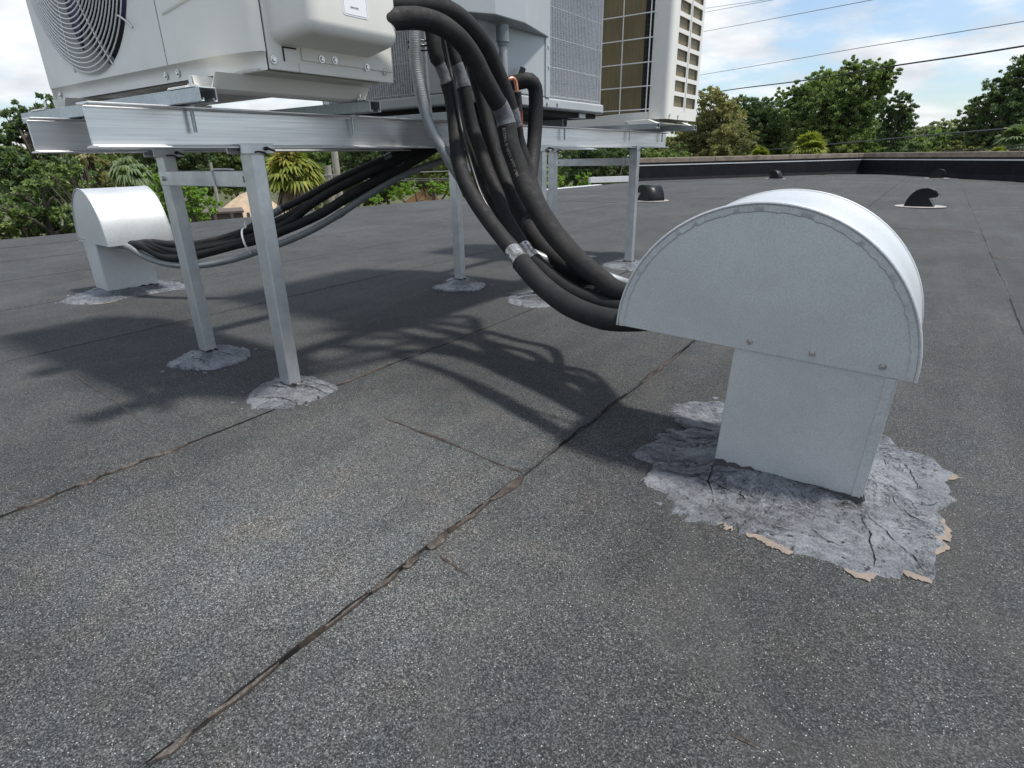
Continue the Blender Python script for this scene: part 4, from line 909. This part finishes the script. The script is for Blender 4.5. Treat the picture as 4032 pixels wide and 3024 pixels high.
cab, _, _, _ = hose('thin black cable lying on the lowest insulated pipes', [(1740, 120, -1.30), (1765, 240, -1.285), (1786, 333, -1.26), (1807, 452, -1.235), (1822, 526, -1.21), (1856, 654, -1.165), (1897, 772, -1.11), (1959, 874, -1.04), (2041, 971, -.945), (2102, 1048, -.875), (2164, 1115, -.805), (2266, 1186, -.70), (2435, 1226, -.575)]+H4(.2), [(0, .0052), (1, .0062)], 'black_plastic', (), 'cable', 'cable', None, 10)
cab2, _, _, _ = hose('thin grey cable running down the far side of the lettered pipe', [(2030, 560, -1.14), (2062, 650, -1.12), (2112, 766, -1.07), (2180, 870, -.995), (2240, 946, -.92), (2300, 1012, -.85), (2358, 1069, -.785), (2461, 1151, -.67)]+H4(.9), [(0, .0045), (1, .0045)], 'conduit_white', (), 'cable', 'cable', None, 8)
# printed lettering along the outer pipe
def text_on(P, F, R, start, size, string, phase, parent, mat='text_grey'):
    cu = bpy.data.curves.new('print', 'FONT'); cu.body = string; cu.size = size; to = bpy.data.objects.new('tmp', cu); col.objects.link(to)
    dg = bpy.context.evaluated_depsgraph_get(); dg.update(); me = bpy.data.meshes.new_from_object(to.evaluated_get(dg)); bpy.data.objects.remove(to)
    S = np.cumsum([0]+[np.linalg.norm(P[i+1]-P[i]) for i in range(len(P)-1)]); s0 = S[int(start*len(P))]
    camv = CP
    for v in me.vertices:
        s_ = s0+v.co.x; i = int(np.clip(np.searchsorted(S, s_)-1, 0, len(P)-2)); t = (s_-S[i])/(S[i+1]-S[i]+1e-9)
        p = P[i]*(1-t)+P[i+1]*t; T_ = F[i][1]; toc = camv-p; u = toc-T_*(toc@T_); u /= np.linalg.norm(u); w = np.cross(T_, u)
        a = phase+(v.co.y-size*.35)/R[i]; d = u*math.cos(a)+w*math.sin(a); v.co = Vector(p+d*(R[i]*(1)+.0006))
    me.materials.append(MATS[mat]); o = bpy.data.objects.new('print', me); col.objects.link(o); o.parent = parent
text_on(P1, F1, R1, near_px(P1, 2001, 510)/len(P1), .0125, 'ECOAT K-FLEX INSUL-TUBE', .35, h1)
# flexible metal conduits
def conduit(label, ctrl, r, mat, group=None, pitch=.006, seg=14):
    P = spline(path_px(ctrl), pitch/4); rs = [r*(1+.022*math.sin(2*math.pi*i/4)) for i in range(len(P))]
    m = MB(); m.tube(P, rs, seg); o = m.build('flexible_conduit', mat, None, smooth=True, angle=70); tag(o, label, 'conduit', group); return o, P
cd1, PC = conduit('silver flexible conduit swinging left of the hose bundle', [(1622, -60, -1.34), (1632, 40, -1.34), (1634, 98, -1.34), (1634, 174, -1.34), (1637, 253, -1.34), (1656, 362, -1.33), (1681, 463, -1.32), (1717, 543, -1.30), (1769, 628, -1.27), (1815, 705, -1.245), (1880, 810, -1.20), (1990, 930, -1.10), (2120, 1010, -.99), (2250, 1050, -.90), (2368, 1084, -.80), (2481, 1124, -.70)]+H4(1.0), .0165, 'conduit_metal')
cd2, _ = conduit('thinner flexible conduit tied beside the silver conduit', [(1655, -60, -1.38), (1662, 60, -1.38), (1668, 150, -1.38), (1674, 253, -1.38), (1683, 362, -1.38), (1697, 470, -1.39), (1720, 560, -1.40), (1760, 640, -1.36), (1840, 760, -1.27), (1960, 900, -1.16), (2160, 1040, -.98), (2420, 1135, -.74)]+H4(.97), .008, 'conduit_metal')
zt = MB(); zc = onx(1652, 178, -1.352); 
for dz in (-.006, .006): zt.ring(zc+np.array([0, 0, dz]), (.1, .1, 1), .0335, .0025, 28, 6)
tag(zt.build('cable_tie', 'black_plastic'), 'black cable tie looped round the two flexible conduits', 'cable tie')
# condenser pipes: suction line, copper liquid line, power conduit
hose('fat black insulated pipe looping down from the grey condenser valve', [(2020, 330, -1.34), (2046, 322, -1.32), (2086, 318, -1.29), (2106, 345, -1.285), (2110, 395, -1.285), (2108, 470, -1.285), (2103, 560, -1.28), (2094, 650, -1.26), (2082, 740, -1.22), (2075, 830, -1.16), (2100, 920, -1.06), (2180, 1010, -.95), (2300, 1090, -.83), (2440, 1155, -.70)]+H4(.75), [(0, .027), (.4, .027), (.6, .02), (1, .02)], 'black_rubber', (), group=None)
cu1, _, _, _ = hose('bare copper pipe elbow in front of the grey condenser panel', [(1975, 326, -1.33), (1992, 318, -1.315), (2018, 308, -1.30), (2030, 320, -1.298), (2034, 345, -1.297), (2038, 380, -1.297), (2041, 420, -1.297), (2044, 470, -1.297), (2050, 540, -1.295), (2056, 600, -1.29), (2062, 700, -1.27)], [(0, .0065), (1, .0065)], 'copper', (((2037, 370), (2043, 440), 'black_tape', .008),), 'copper_pipe', 'pipe', None, 12)
hose('thin reddish copper pipe beside the black loop pipe', [(2052, 400, -1.292), (2055, 470, -1.292), (2059, 540, -1.290), (2064, 610, -1.285), (2070, 700, -1.27)], [(0, .0035), (1, .0035)], 'copper_dark', (), 'copper_pipe', 'pipe', None, 8)
vv = onx(2046, 300, -1.33); m = MB(); m.cyl(vv+np.array([-.03, 0, -.02]), (1, .1, .2), .016, .07, 12).cyl(vv+np.array([.0, .004, .0]), (.3, .3, 1), .011, .03, 6); tag(m.build('service_valve', 'black_plastic', smooth=True), 'black service valve stub on the grey condenser panel', 'valve')
cpos = onx(1978, 100, BX1+.04); m = MB(); m.cyl(cpos+np.array([0, 0, -.05]), (0, 0, 1), .022, .05, 20).cyl(cpos+np.array([0, 0, -.062]), (0, 0, 1), .018, .013, 20)
cd3, _ = conduit('grey flexible conduit dropping from the control box fitting', [tuple(cpos+np.array([0, 0, -.03]))+(0,), tuple(cpos+np.array([0, .002, -.12]))+(0,), tuple(cpos+np.array([.0, .006, -.22]))+(0,), tuple(cpos+np.array([.01, .02, -.34]))+(0,), tuple(cpos+np.array([.02, .05, -.46]))+(0,)], .0145, 'conduit_metal')
m.build('fitting', 'grey_pvc', cd3, smooth=True, angle=40)

# ------------------------------------------------------------------ left bundle to the small hood
LB = 'pipes in the slack bundle to the smaller hood'
def in2(k): return [(*h2((.10, .06+.18*k, .0)), 0), (*h2((.0, .06+.18*k, .06)), 0), (*h2((-.07, .06+.18*k, .0)), 0), (*h2((-.08, .06+.18*k, -.15)), 0)]
def lp(lab_, pts, r, mat, k, tapes=(), group=LB, name='insulated_pipe'): return hose(lab_, [(*(pts[0]),)]+pts[1:]+in2(k), [(0, r), (1, r)], mat, tapes, name, 'pipe', group, 16)
Xs = lambda x: np.interp(x, [520, 650, 800, 1000, 1104, 1285, 1430, 1610, 1800, 1950], [-3.30, -3.12, -2.92, -2.68, -2.55, -2.36, -2.22, -2.06, -1.93, -1.86])
def seq(L): return [(x, y, float(Xs(x))) for x, y in L][::-1]
END = [(1950, 470), (1860, 540)]
lp('thick black pipe lowest in the slack bundle under the stand', seq([(560, 968), (648, 1010), (721, 1014), (815, 994), (923, 965), (996, 948), (1104, 912), (1266, 840), (1388, 764), (1551, 676), (1650, 620), (1800, 530)]), .0225, 'black_rubber', .15)
lp('black pipe with grey tape wraps on top of the slack bundle', seq([(590, 955), (690, 978), (815, 962), (923, 935), (1000, 886), (1104, 826), (1200, 778), (1350, 698), (1460, 650), (1535, 616), (1700, 530)]), .016, 'black_rubber', .5, (((1540, 614), (1512, 627), 'grey_tape', .001), ((1112, 822), (1080, 840), 'grey_tape', .001)))
lp('black pipe crossing the middle of the slack bundle', seq([(600, 962), (700, 990), (830, 972), (960, 945), (1128, 878), (1225, 803), (1307, 753), (1429, 692), (1547, 640), (1700, 560), (1830, 490)]), .021, 'black_rubber', .35)
lp('dark foam pipe at the back of the slack bundle', seq([(610, 955), (720, 965), (850, 945), (980, 905), (1104, 865), (1250, 785), (1400, 700), (1520, 640), (1660, 560), (1820, 470)]), .017, 'dark_foam', .75)
lp('black pipe with crinkled tape beside the near leg', seq([(580, 965), (690, 1000), (820, 985), (950, 955), (1060, 935), (1125, 905), (1230, 858), (1380, 775), (1500, 695), (1620, 625), (1760, 545)]), .018, 'black_rubber', .6, (((1130, 903), (1098, 918), 'grey_tape', .001), ((1590, 643), (1560, 660), 'black_tape', .0018)))
lp('thin pale cable under the slack pipe bundle', seq([(600, 958), (680, 985), (760, 992), (880, 975), (1010, 935), (1140, 888), (1250, 850), (1340, 812), (1480, 720), (1640, 610)]), .004, 'conduit_white', .4, (), None, 'cable')
lp('smooth grey conduit sagging lowest below the slack bundle', seq([(510, 975), (560, 1005), (640, 1035), (730, 1046), (815, 1042), (923, 1020), (1030, 985), (1130, 950), (1230, 905), (1345, 838), (1440, 775), (1540, 715), (1640, 668), (1740, 635), (1850, 600)]), .016, 'grey_pvc', .05, (((1352, 834), (1330, 847), 'grey_pvc', .002),), None, 'plastic_conduit')
zt2 = MB(); zc = onx(985, 905, float(Xs(985)))
zz1 = onx(978, 950, float(Xs(978))); zt2.ring(zz1, (.72, .62, .2), .062, .0045, 36, 6).cyl(zz1+np.array([.0, .0, .062]), (0, 0, 1), .006, .03, 6)
tag(zt2.build('cable_tie', 'zip_white', smooth=True), 'white cable tie around the slack bundle beside the near leg', 'cable tie')

# ------------------------------------------------------------------ beyond the roof
GZ = -5.0
gnd = MB(); gn = 40; ex = 400
gnd.add([(-ex+2*ex*i/gn, -ex+2*ex*j/gn, GZ+(.3*mnoise.noise((i*.6, j*.6, 0)) if True else 0)-.3) for j in range(gn+1) for i in range(gn+1)], [(j*(gn+1)+i, j*(gn+1)+i+1, (j+1)*(gn+1)+i+1, (j+1)*(gn+1)+i) for j in range(gn) for i in range(gn)])
structure(gnd.build('ground', 'ground_dirt', smooth=True))

def mesh_np(name, V, Fq, mat, parent, smooth=False):
    me = bpy.data.meshes.new(name); nv, nf_ = len(V), len(Fq); k = Fq.shape[1]
    me.vertices.add(nv); me.vertices.foreach_set('co', V.astype(np.float32).ravel())
    me.loops.add(nf_*k); me.loops.foreach_set('vertex_index', Fq.astype(np.int32).ravel())
    me.polygons.add(nf_); me.polygons.foreach_set('loop_start', np.arange(0, nf_*k, k, dtype=np.int32))
    me.update(); me.validate(); me.materials.append(MATS[mat])
    o = bpy.data.objects.new(name, me); col.objects.link(o); o.parent = parent; return o
DENS = 11
def leaves(blobs, dens, size, aspect=1.0, droop=0.):
    """blobs: list of (centre, radii); leaf sprays gathered in clumps over each blob"""
    Vs = []
    for c_, r in blobs:
        c_ = np.array(c_); r = np.array(r); area = (r[0]*r[1]*r[2])**(2/3)
        dens_ = dens*DENS; ncl = max(10, int(area*min(dens, 900)*.22)); 
        u = rng.normal(size=(ncl, 3)); u /= np.linalg.norm(u, axis=1)[:, None]; rad = rng.uniform(.12, 1.06, (ncl, 1))**.6
        stray = rng.random((ncl, 1)) < .16; rad = np.where(stray, rng.uniform(1.02, 1.38, (ncl, 1)), rad); cc = c_+u*rad*r
        per = max(10, int(area*dens_/ncl)); cs = np.repeat(cc, per, 0); csize = (rng.uniform(.10, .24, (ncl, 1))*np.where(stray, .62, 1)).repeat(per, 0)*r.mean()
        g = rng.normal(size=cs.shape); g /= np.linalg.norm(g, axis=1)[:, None]; P = cs+g*csize*rng.uniform(.2, 1.1, (len(cs), 1))*np.array([1.15, 1.15, .8])
        n = len(P); a = rng.normal(size=(n, 3)); a[:, 2] -= droop; a /= np.linalg.norm(a, axis=1)[:, None]; b = np.cross(a, rng.normal(size=(n, 3))); b /= np.linalg.norm(b, axis=1)[:, None]
        s = size*.58*rng.uniform(.5, 1.5, (n, 1)); a = a*s*aspect; b = b*s*.55
        Vs.append(np.stack([P-a, P+b*.9, P+a, P-b*.9], 1).reshape(-1, 3))
    V = np.concatenate(Vs); return V, np.arange(len(V)).reshape(-1, 4)
def tree(label, blobs_px, dist, base_px, mat, dens=420, size=.13, aspect=1.2, name='tree', cat='tree', trunk_r=.16, zs=.85, group=None, droop=0., twigs=True, lean=0.):
    """blobs given as pixel circles at the tree's distance from the camera"""
    blobs = []
    for x, y, r in blobs_px:
        dd = dist+random.uniform(-1, 1)*.5; p = atdist(x, y, dd); k = (CM@(p-CP))[2]/F_PX; R_ = r*k; blobs.append((p, (R_*1.05, R_*1.05, R_*zs)))
    root = thing(name, label, cat, group)
    trunk_r *= .7; bp = atdist(base_px, 650, dist); base = np.array([bp[0], bp[1], GZ-.35]); root.location = tuple(base)
    cmean = np.mean([b[0] for b in blobs], 0); tr = MB()
    mid = base+(cmean-base)*.55+np.array([lean, 0, 0]); P = spline([base, base+(mid-base)*.5+np.array([.1, .1, 0]), mid, cmean], .4)
    tr.tube(P, list(np.linspace(trunk_r, trunk_r*.4, len(P))), 8)
    for c_, r in blobs:
        i = random.randint(int(len(P)*.45), len(P)-1); st = P[i]; e_ = np.array(c_)+np.array([0, 0, r[2]*.35])
        mm = (st+e_)/2+rng.normal(size=3)*.15*np.linalg.norm(e_-st); Q_ = spline([st, mm, e_], .4); tr.tube(Q_, list(np.linspace(trunk_r*.38, trunk_r*.08, len(Q_))), 6)
        if twigs:
            for _ in range(5):
                d = rng.normal(size=3); d /= np.linalg.norm(d); d[2] = abs(d[2])*.6; tip = np.array(c_)+d*np.array(r)*.95; q0 = Q_[len(Q_)//2]
                tr.tube([q0, (q0+tip)/2+rng.normal(size=3)*.1*r[0], tip], [trunk_r*.14, trunk_r*.09, trunk_r*.03], 5)
    t_o = tr.build('trunk', 'bark', root, smooth=True); t_o.matrix_parent_inverse = Matrix.Translation(root.location).inverted()
    fk = 1. if dist < 22 else .62; V, Fq = leaves(blobs, dens/fk**1.7, size*fk, aspect, droop); c_o = mesh_np('crown', V, Fq, mat, root); c_o.matrix_parent_inverse = Matrix.Translation(root.location).inverted()
    return root
def palm(label, px, py, rpx, dist, mat='palm_leaf', nf=34, dead=10, flower=False, droop=.55, trunk=True, group=None, seed=0):
    rg = random.Random(seed); p = atdist(px, py, dist); R_ = rpx*(CM@(p-CP))[2]/F_PX
    root = thing('palm_tree', label, 'palm', group); base = np.array([p[0], p[1], GZ-.35]); root.location = tuple(base); inv = Matrix.Translation(root.location).inverted()
    t = MB(); P = spline([base, base+(p-base)*.5+np.array([.15, .1, 0]), p-np.array([0, 0, R_*.15])], .4); t.tube(P, [.19+.02*(i % 2) for i in range(len(P))], 10); o = t.build('trunk', 'palm_trunk', root, smooth=True); o.matrix_parent_inverse = inv
    def fronds(n, up0, up1, L0, L1, mat_, nm, dr):
        V = []; Fq = []
        for i in range(n):
            az = rg.uniform(0, 2*math.pi); el = rg.uniform(up0, up1); L = R_*rg.uniform(L0, L1)*.55
            d = np.array([math.cos(az)*math.cos(el), math.sin(az)*math.cos(el), math.sin(el)]); hub = p+d*L*.9+np.array([0, 0, -dr*L*.15])
            sidev = np.cross(d, [0, 0, 1.]); sidev /= np.linalg.norm(sidev)+1e-9; upv = np.cross(sidev, d); nb = 15
            w0 = .012*R_+.006; k = len(V); V += [p+sidev*w0, hub+sidev*w0, hub-sidev*w0, p-sidev*w0]; Fq.append((k, k+1, k+2, k+3))
            for b in range(nb):
                a = (b/(nb-1)-.5)*math.radians(205); bd = d*math.cos(a)+sidev*math.sin(a); bl = R_*.62*rg.uniform(.85, 1.1)*(1-.25*abs(b/(nb-1)-.5))
                m_ = hub+bd*bl*.55+upv*.05*R_*math.cos(a); tip = hub+bd*bl+np.array([0, 0, -dr*bl*rg.uniform(.5, 1.0)]); pv = np.cross(bd, upv); pv /= np.linalg.norm(pv)+1e-9; w = .055*R_
                k = len(V); V += [hub, m_+pv*w, tip, m_-pv*w]; Fq.append((k, k+1, k+2, k+3))
        o = mesh_np(nm, np.array(V), np.array(Fq), mat_, root); o.matrix_parent_inverse = inv
    fronds(nf, -.25, 1.45, .75, 1.05, mat, 'fronds', droop)
    if dead: fronds(dead, -1.35, -.5, .6, .9, 'palm_dead', 'dead_fronds', .9)
    if flower:
        bl = [(p+np.array([rg.uniform(-.35, .35)*R_, rg.uniform(-.35, .35)*R_, R_*rg.uniform(.25, .75)]), (R_*.22, R_*.22, R_*.26)) for _ in range(6)]
        V, Fq = leaves(bl, 1500, .06, 1.5); o = mesh_np('flower_sprays', V, Fq, 'palm_flower', root); o.matrix_parent_inverse = inv
    return root

BACK = 'trees beyond the roof'
# right-hand group
tree('dark tree with brownish lower foliage directly behind the perforated cream unit', [(2800, 400, 60), (2840, 470, 80), (2760, 520, 90), (2880, 560, 90), (2770, 610, 80), (2680, 600, 70), (2620, 590, 60)], 30, 2760, 'leaf_olive', 500)
tree('green tree with low rounded top between the cream unit and the tallest tree', [(2930, 440, 60), (3010, 450, 60), (2980, 520, 90), (3060, 530, 80), (2960, 600, 80), (3050, 600, 70)], 38, 2990, 'leaf_dark', 420, .15)
tree('tallest tree behind the parapet with a thin spray at its top', [(3110, 380, 45), (3130, 440, 60), (3190, 350, 50), (3250, 320, 55), (3300, 370, 75), (3345, 262, 34), (3335, 300, 40), (3410, 280, 50), (3440, 340, 55), (3500, 275, 40), (3480, 320, 45), (3230, 420, 80), (3330, 450, 85), (3400, 420, 70), (3180, 500, 80), (3280, 540, 90), (3390, 540, 80), (3150, 580, 70), (3340, 610, 70), (3440, 600, 60)], 36, 3290, 'leaf_mid', 520, .13, droop=.3)
tree('slim dark tree at the right flank of the tallest tree', [(3545, 385, 34), (3565, 430, 42), (3530, 450, 46), (3560, 490, 46), (3510, 510, 50), (3480, 420, 40), (3520, 570, 56), (3500, 620, 50)], 33, 3520, 'leaf_dark', 560, .12, droop=.5)
tree('pale distant tree seen in the gap under the clear sky', [(3610, 540, 44), (3670, 515, 42), (3730, 520, 44), (3780, 540, 44), (3650, 580, 50), (3710, 585, 50), (3770, 590, 46)], 52, 3670, 'leaf_pale', 360, .17)
tree('big leaning dark tree at the right with wind-blown branches', [(4010, 300, 60), (4060, 260, 70), (3940, 350, 60), (3990, 400, 80), (3880, 420, 62), (4050, 400, 80), (3830, 480, 55), (3910, 500, 80), (4010, 520, 90), (3790, 540, 48), (3860, 570, 62), (3960, 600, 70), (4090, 500, 90)], 30, 3980, 'leaf_dark', 480, .12, droop=.5)
tree('low grey-green shrub tree below the leaning dark tree', [(3760, 590, 36), (3700, 615, 34), (3830, 610, 40), (3900, 620, 40)], 27, 3790, 'leaf_olive', 480, .11)
palm('shaggy green palm rising just above the coping under the tallest tree', 3185, 590, 78, 26, 'palm_leaf', 44, 4, droop=.3, seed=3)
palm('small bright palm top beside the shaggy palm', 2990, 625, 52, 26, 'palm_leaf', 34, 0, droop=.25, seed=4)
palm('half-dead palm with brown skirt right of the slim dark tree', 3600, 600, 52, 26, 'palm_pale', 22, 16, droop=.5, seed=5)
palm('pale palm beneath the big leaning tree', 4000, 560, 80, 24, 'palm_pale', 40, 6, droop=.4, seed=6)
palm('yellowish low palm at the foot of the big leaning tree', 3930, 620, 52, 23, 'palm_leaf', 34, 4, droop=.4, seed=7)
# behind the stand, to the left
tree('large dark tree at the left rising above the beam ends', [(190, 400, 42), (240, 420, 40), (160, 450, 50), (60, 450, 55), (20, 500, 70), (110, 520, 75), (230, 490, 55), (60, 600, 90), (180, 620, 90), (-40, 620, 90), (10, 720, 90), (130, 740, 95)], 17, 120, 'leaf_dark', 700, .085)
tree('bright leafy tree low behind the smaller hood', [(230, 720, 70), (310, 680, 60), (180, 820, 80), (270, 840, 60), (80, 850, 70), (-20, 830, 80), (330, 790, 60), (300, 900, 60), (120, 910, 80), (20, 900, 80), (220, 900, 70), (-60, 900, 80), (60, 780, 70), (160, 700, 60), (340, 860, 50)], 14.5, 180, 'leaf_mid', 800, .07)
tree('olive tree between the left tree and the drooping palm', [(380, 640, 60), (440, 680, 70), (340, 620, 50), (400, 740, 60), (330, 560, 50), (280, 600, 50)], 20, 390, 'leaf_olive', 520, .10)
palm('drooping palm behind the smaller hood', 515, 690, 92, 17, 'palm_pale', 40, 10, droop=.9, seed=8)
tree('bright green bush beside the drooping palm', [(640, 760, 60), (700, 740, 62), (760, 790, 66), (690, 830, 70), (800, 840, 50), (620, 840, 60), (740, 880, 60), (830, 800, 40), (640, 690, 45)], 15.5, 710, 'leaf_bright', 900, .06, 1.2, 'bush', 'bush', .07)
row = [(560, 590, 70), (640, 620, 60), (700, 610, 70), (770, 600, 70)]
tree('dark hedge tree behind the braced legs', row+[(700, 690, 50), (780, 690, 50)], 34, 680, 'leaf_dark', 420, .14)
tree('green tree behind the leg brace end', [(850, 610, 70), (930, 600, 80), (880, 690, 55), (960, 690, 60), (1000, 640, 60), (900, 740, 40)], 36, 910, 'leaf_mid', 420, .14)
palm('full palm crowned with orange flower sprays between the near legs', 1152, 690, 128, 18, 'palm_leaf', 56, 12, True, .55, seed=9)
tree('tree filling the gap beside the flowering palm', [(1040, 600, 60), (1100, 590, 60), (1260, 600, 70), (1330, 600, 60), (1290, 690, 55), (1240, 740, 50)], 40, 1200, 'leaf_mid', 400, .15)
tree('dense tree beyond the wooden pole', [(1400, 610, 70), (1480, 600, 80), (1560, 610, 70), (1420, 690, 60), (1520, 690, 60), (1380, 740, 45), (1350, 790, 46), (1430, 765, 50), (1500, 760, 45), (1250, 800, 45), (1560, 740, 40)], 32, 1470, 'leaf_dark', 460, .13)
tree('bare-limbed tree above the sand piles', [(1620, 610, 60), (1700, 600, 70), (1660, 670, 50), (1740, 690, 50), (1800, 620, 60)], 30, 1690, 'leaf_mid', 420, .12, trunk_r=.2)
tree('bush at the foot of the bare-limbed tree', [(1560, 760, 34), (1610, 740, 36), (1720, 740, 36), (1790, 740, 40), (1480, 790, 30)], 27, 1680, 'leaf_bright', 520, .10, 1.2, 'bush', 'bush', .08)
tree('leafy tree seen between the two back legs of the stand', [(1870, 610, 70), (1950, 640, 70), (2040, 620, 80), (2130, 620, 70), (2150, 700, 50), (1900, 710, 50), (2040, 710, 55)], 26, 2010, 'leaf_olive', 460, .11)
tree('dark hedge tree behind the far leg brace', [(2230, 610, 60), (2310, 600, 70), (2390, 610, 70), (2460, 610, 60), (2270, 680, 50), (2360, 680, 52), (2440, 680, 50)], 24, 2350, 'leaf_dark', 560, .10)
tree('sunlit bush under the wires beside the end leg', [(2150, 690, 40), (2220, 720, 34), (2300, 715, 34), (2180, 730, 30), (2120, 730, 34)], 21, 2200, 'leaf_bright', 700, .075, 1.2, 'bush', 'bush', .07)
tree('undergrowth tree below the perforated unit', [(2540, 620, 50), (2600, 640, 46), (2660, 620, 50), (2480, 650, 40)], 28, 2580, 'leaf_mid', 460, .11)

# the wood farther off reads as one mass
wb = []
for i in range(168):
    px_ = -250+i*27; dd = random.uniform(44, 58)
    for yy in (random.uniform(600, 630), random.uniform(640, 670)) if px_ > 2600 else (random.uniform(600, 640), random.uniform(660, 700), random.uniform(710, 760)):
        p = atdist(px_+random.uniform(-20, 20), yy-(px_/4032)*60, dd); k = (CM@(p-CP))[2]/F_PX; R_ = random.uniform(32, 52)*k; wb.append((p, (R_, R_, R_*.9)))
V, Fq = leaves(wb, 110, .26, 1.2); wood = mesh_np('woodland', V, Fq, 'leaf_mid', None)
wood['kind'] = 'stuff'; tag(wood, 'far green woodland filling the gaps behind the nearer trees', 'woodland')
# heaps, container, poles, wires
def heap(label, px0, px1, ytop, dist, mat, seed, name='sand_pile', cat='sand pile'):
    a, b = atdist(px0, ytop, dist), atdist(px1, ytop, dist); c_ = (a+b)/2; R_ = np.linalg.norm(b-a)/2; top = c_[2]; m = MB(); nr, na = 14, 40; vs = []
    H_ = top-(GZ-.4); Rb = max(R_*1.25, H_*1.2)
    for i in range(nr):
        t = i/(nr-1)
        for k in range(na):
            an = 2*math.pi*k/na; x, y = c_[0]+Rb*t*math.cos(an), c_[1]+Rb*t*math.sin(an)
            vs.append((x, y, GZ-.4+H_*(1-t**1.15)*(1+.22*mnoise.noise((x*.5, y*.5, seed))*(t+.15))+.12*mnoise.noise((x*1.6, y*1.6, seed))))
    m.add(vs, [(i*na+k, i*na+(k+1) % na, (i+1)*na+(k+1) % na, (i+1)*na+k) for i in range(nr-1) for k in range(na)])
    return tag(m.build(name, mat, None, smooth=True, angle=180), label, cat)
heap('tan sand pile behind the flowering palm and the near leg', 860, 1120, 745, 27, 'sand', 1)
heap('tan sand pile beyond the roof edge by the middle leg', 1900, 2020, 742, 30, 'sand', 2)
heap('orange sand pile under the bare-limbed tree', 1650, 1690, 745, 31, 'orange_sand', 3)
ca = atdist(838, 835, 22); cb2 = atdist(955, 838, 22); L, R, o = wall_run(ca[:2], cb2[:2], (-(cb2-ca)[1], (cb2-ca)[0]))
cont = thing('dumpster', 'dark brown open container below the tan sand pile', 'container'); o = np.array([*ca[:2], 0])
MB().box(-1.2, L, 0, 1.6, GZ-.3, ca[2]-.06, R, o).build('body', 'container_brown', cont); MB().box(-1.25, L+.05, -.06, 1.66, ca[2]-.06, ca[2], R, o).build('rim', 'container_brown', cont)
for k in range(6): MB().box(-1.0+k*.5, -.9+k*.5, -.06, 0, GZ, ca[2]-.07, R, o).build('rib', 'container_brown', cont)
def pole(label, px, ytop, dist, r=.13, arm=False):
    p = atdist(px, ytop, dist); root = thing('utility_pole', label, 'utility pole'); b = np.array([p[0], p[1], GZ-.4])
    MB().tube([b, p], [r*1.1, r*.85], 12).build('pole', 'pole_wood', root, smooth=True)
    if arm:
        z = atdist(px, arm, dist)[2]
        for k in range(3): MB().cyl((p[0]-.02, p[1]-.15, z-.12*k), (.2, -1, 0), .05, .22, 8).build('insulator', 'wire_grey', root)
        MB().box(p[0]-.5, p[0]+.5, p[1]-.16, p[1]-.10, z+.15, z+.25).build('cross_arm', 'pole_wood', root)
pole('weathered wooden utility pole right of the flowering palm', 1312, 560, 24, .14, 712)
pole('short broken-topped wooden pole beside the taller pole', 1290, 652, 23.5, .13)
pole('slender pale post in front of the tan sand pile', 828, 640, 24, .06)
DW = np.array([.67, -.74]); PW = np.array([2.0, 24.0])
def wire(label, pts, r, mat='wire_black', off=0., sag=True):
    p0 = PW+off*np.array([.74, .67]); P = [onplane(x, y, p0, DW) for x, y in pts]
    P = [P[0]-(P[1]-P[0])*.6]+P+[P[-1]+(P[-1]-P[-2])*.35]
    o = MB().tube(spline(P, .5), r, 6).build('overhead_wire', mat, None, smooth=True); tag(o, label, 'wire', 'overhead wires')
wire('thick twisted overhead cable passing across the tallest tree top', [(2760, 372), (2900, 350), (3200, 312), (3515, 260), (3800, 218), (4032, 181)], .028)
wire('single thin grey wire high in the open sky above the tallest tree', [(2790, 290), (3100, 238), (3400, 186), (3700, 138), (4032, 84)], .013, 'wire_grey')
wire('upper of the paired wires touching the cream unit top edge', [(2810, 28), (2900, 15), (3000, 1), (3100, -16)], .013, 'wire_grey', 2)
wire('lower of the paired wires touching the cream unit top edge', [(2810, 42), (2920, 22), (3030, 2), (3130, -17)], .013, 'wire_grey', 2)
wire('thin wire meeting the cream unit below the paired wires', [(2805, 118), (3000, 82), (3200, 44), (3426, 1), (3600, -34)], .014, 'wire_grey', 1)
wire('black cable sloping low over the coping in front of the palms', [(2530, 626), (2900, 600), (3300, 565), (3650, 533), (4032, 500)], .024, 'wire_black_lit')
wire('upper of the lowest pair of cables at the right end of the coping', [(3480, 618), (3700, 600), (3880, 586), (4032, 572)], .022, 'wire_black', -1)
wire('lower of the lowest pair of cables at the right end of the coping', [(3560, 618), (3750, 606), (3900, 594), (4032, 582)], .014, 'wire_grey', -1)
PW = np.array([-14.0, 20.0]); DW = np.array([.62, .785])
wire('black cable seen between the back legs below the brace', [(1500, 705), (1800, 703), (2138, 697), (2240, 693), (2470, 680)], .022)
wire('thin cable just under the black cable between the back legs', [(1500, 712), (1800, 709), (2138, 704), (2240, 701), (2470, 690)], .012, 'wire_grey')
wire('thin wire level with the leg brace between the back legs', [(1400, 686), (1800, 672), (2138, 653), (2210, 650), (2330, 640)], .013, 'wire_grey')
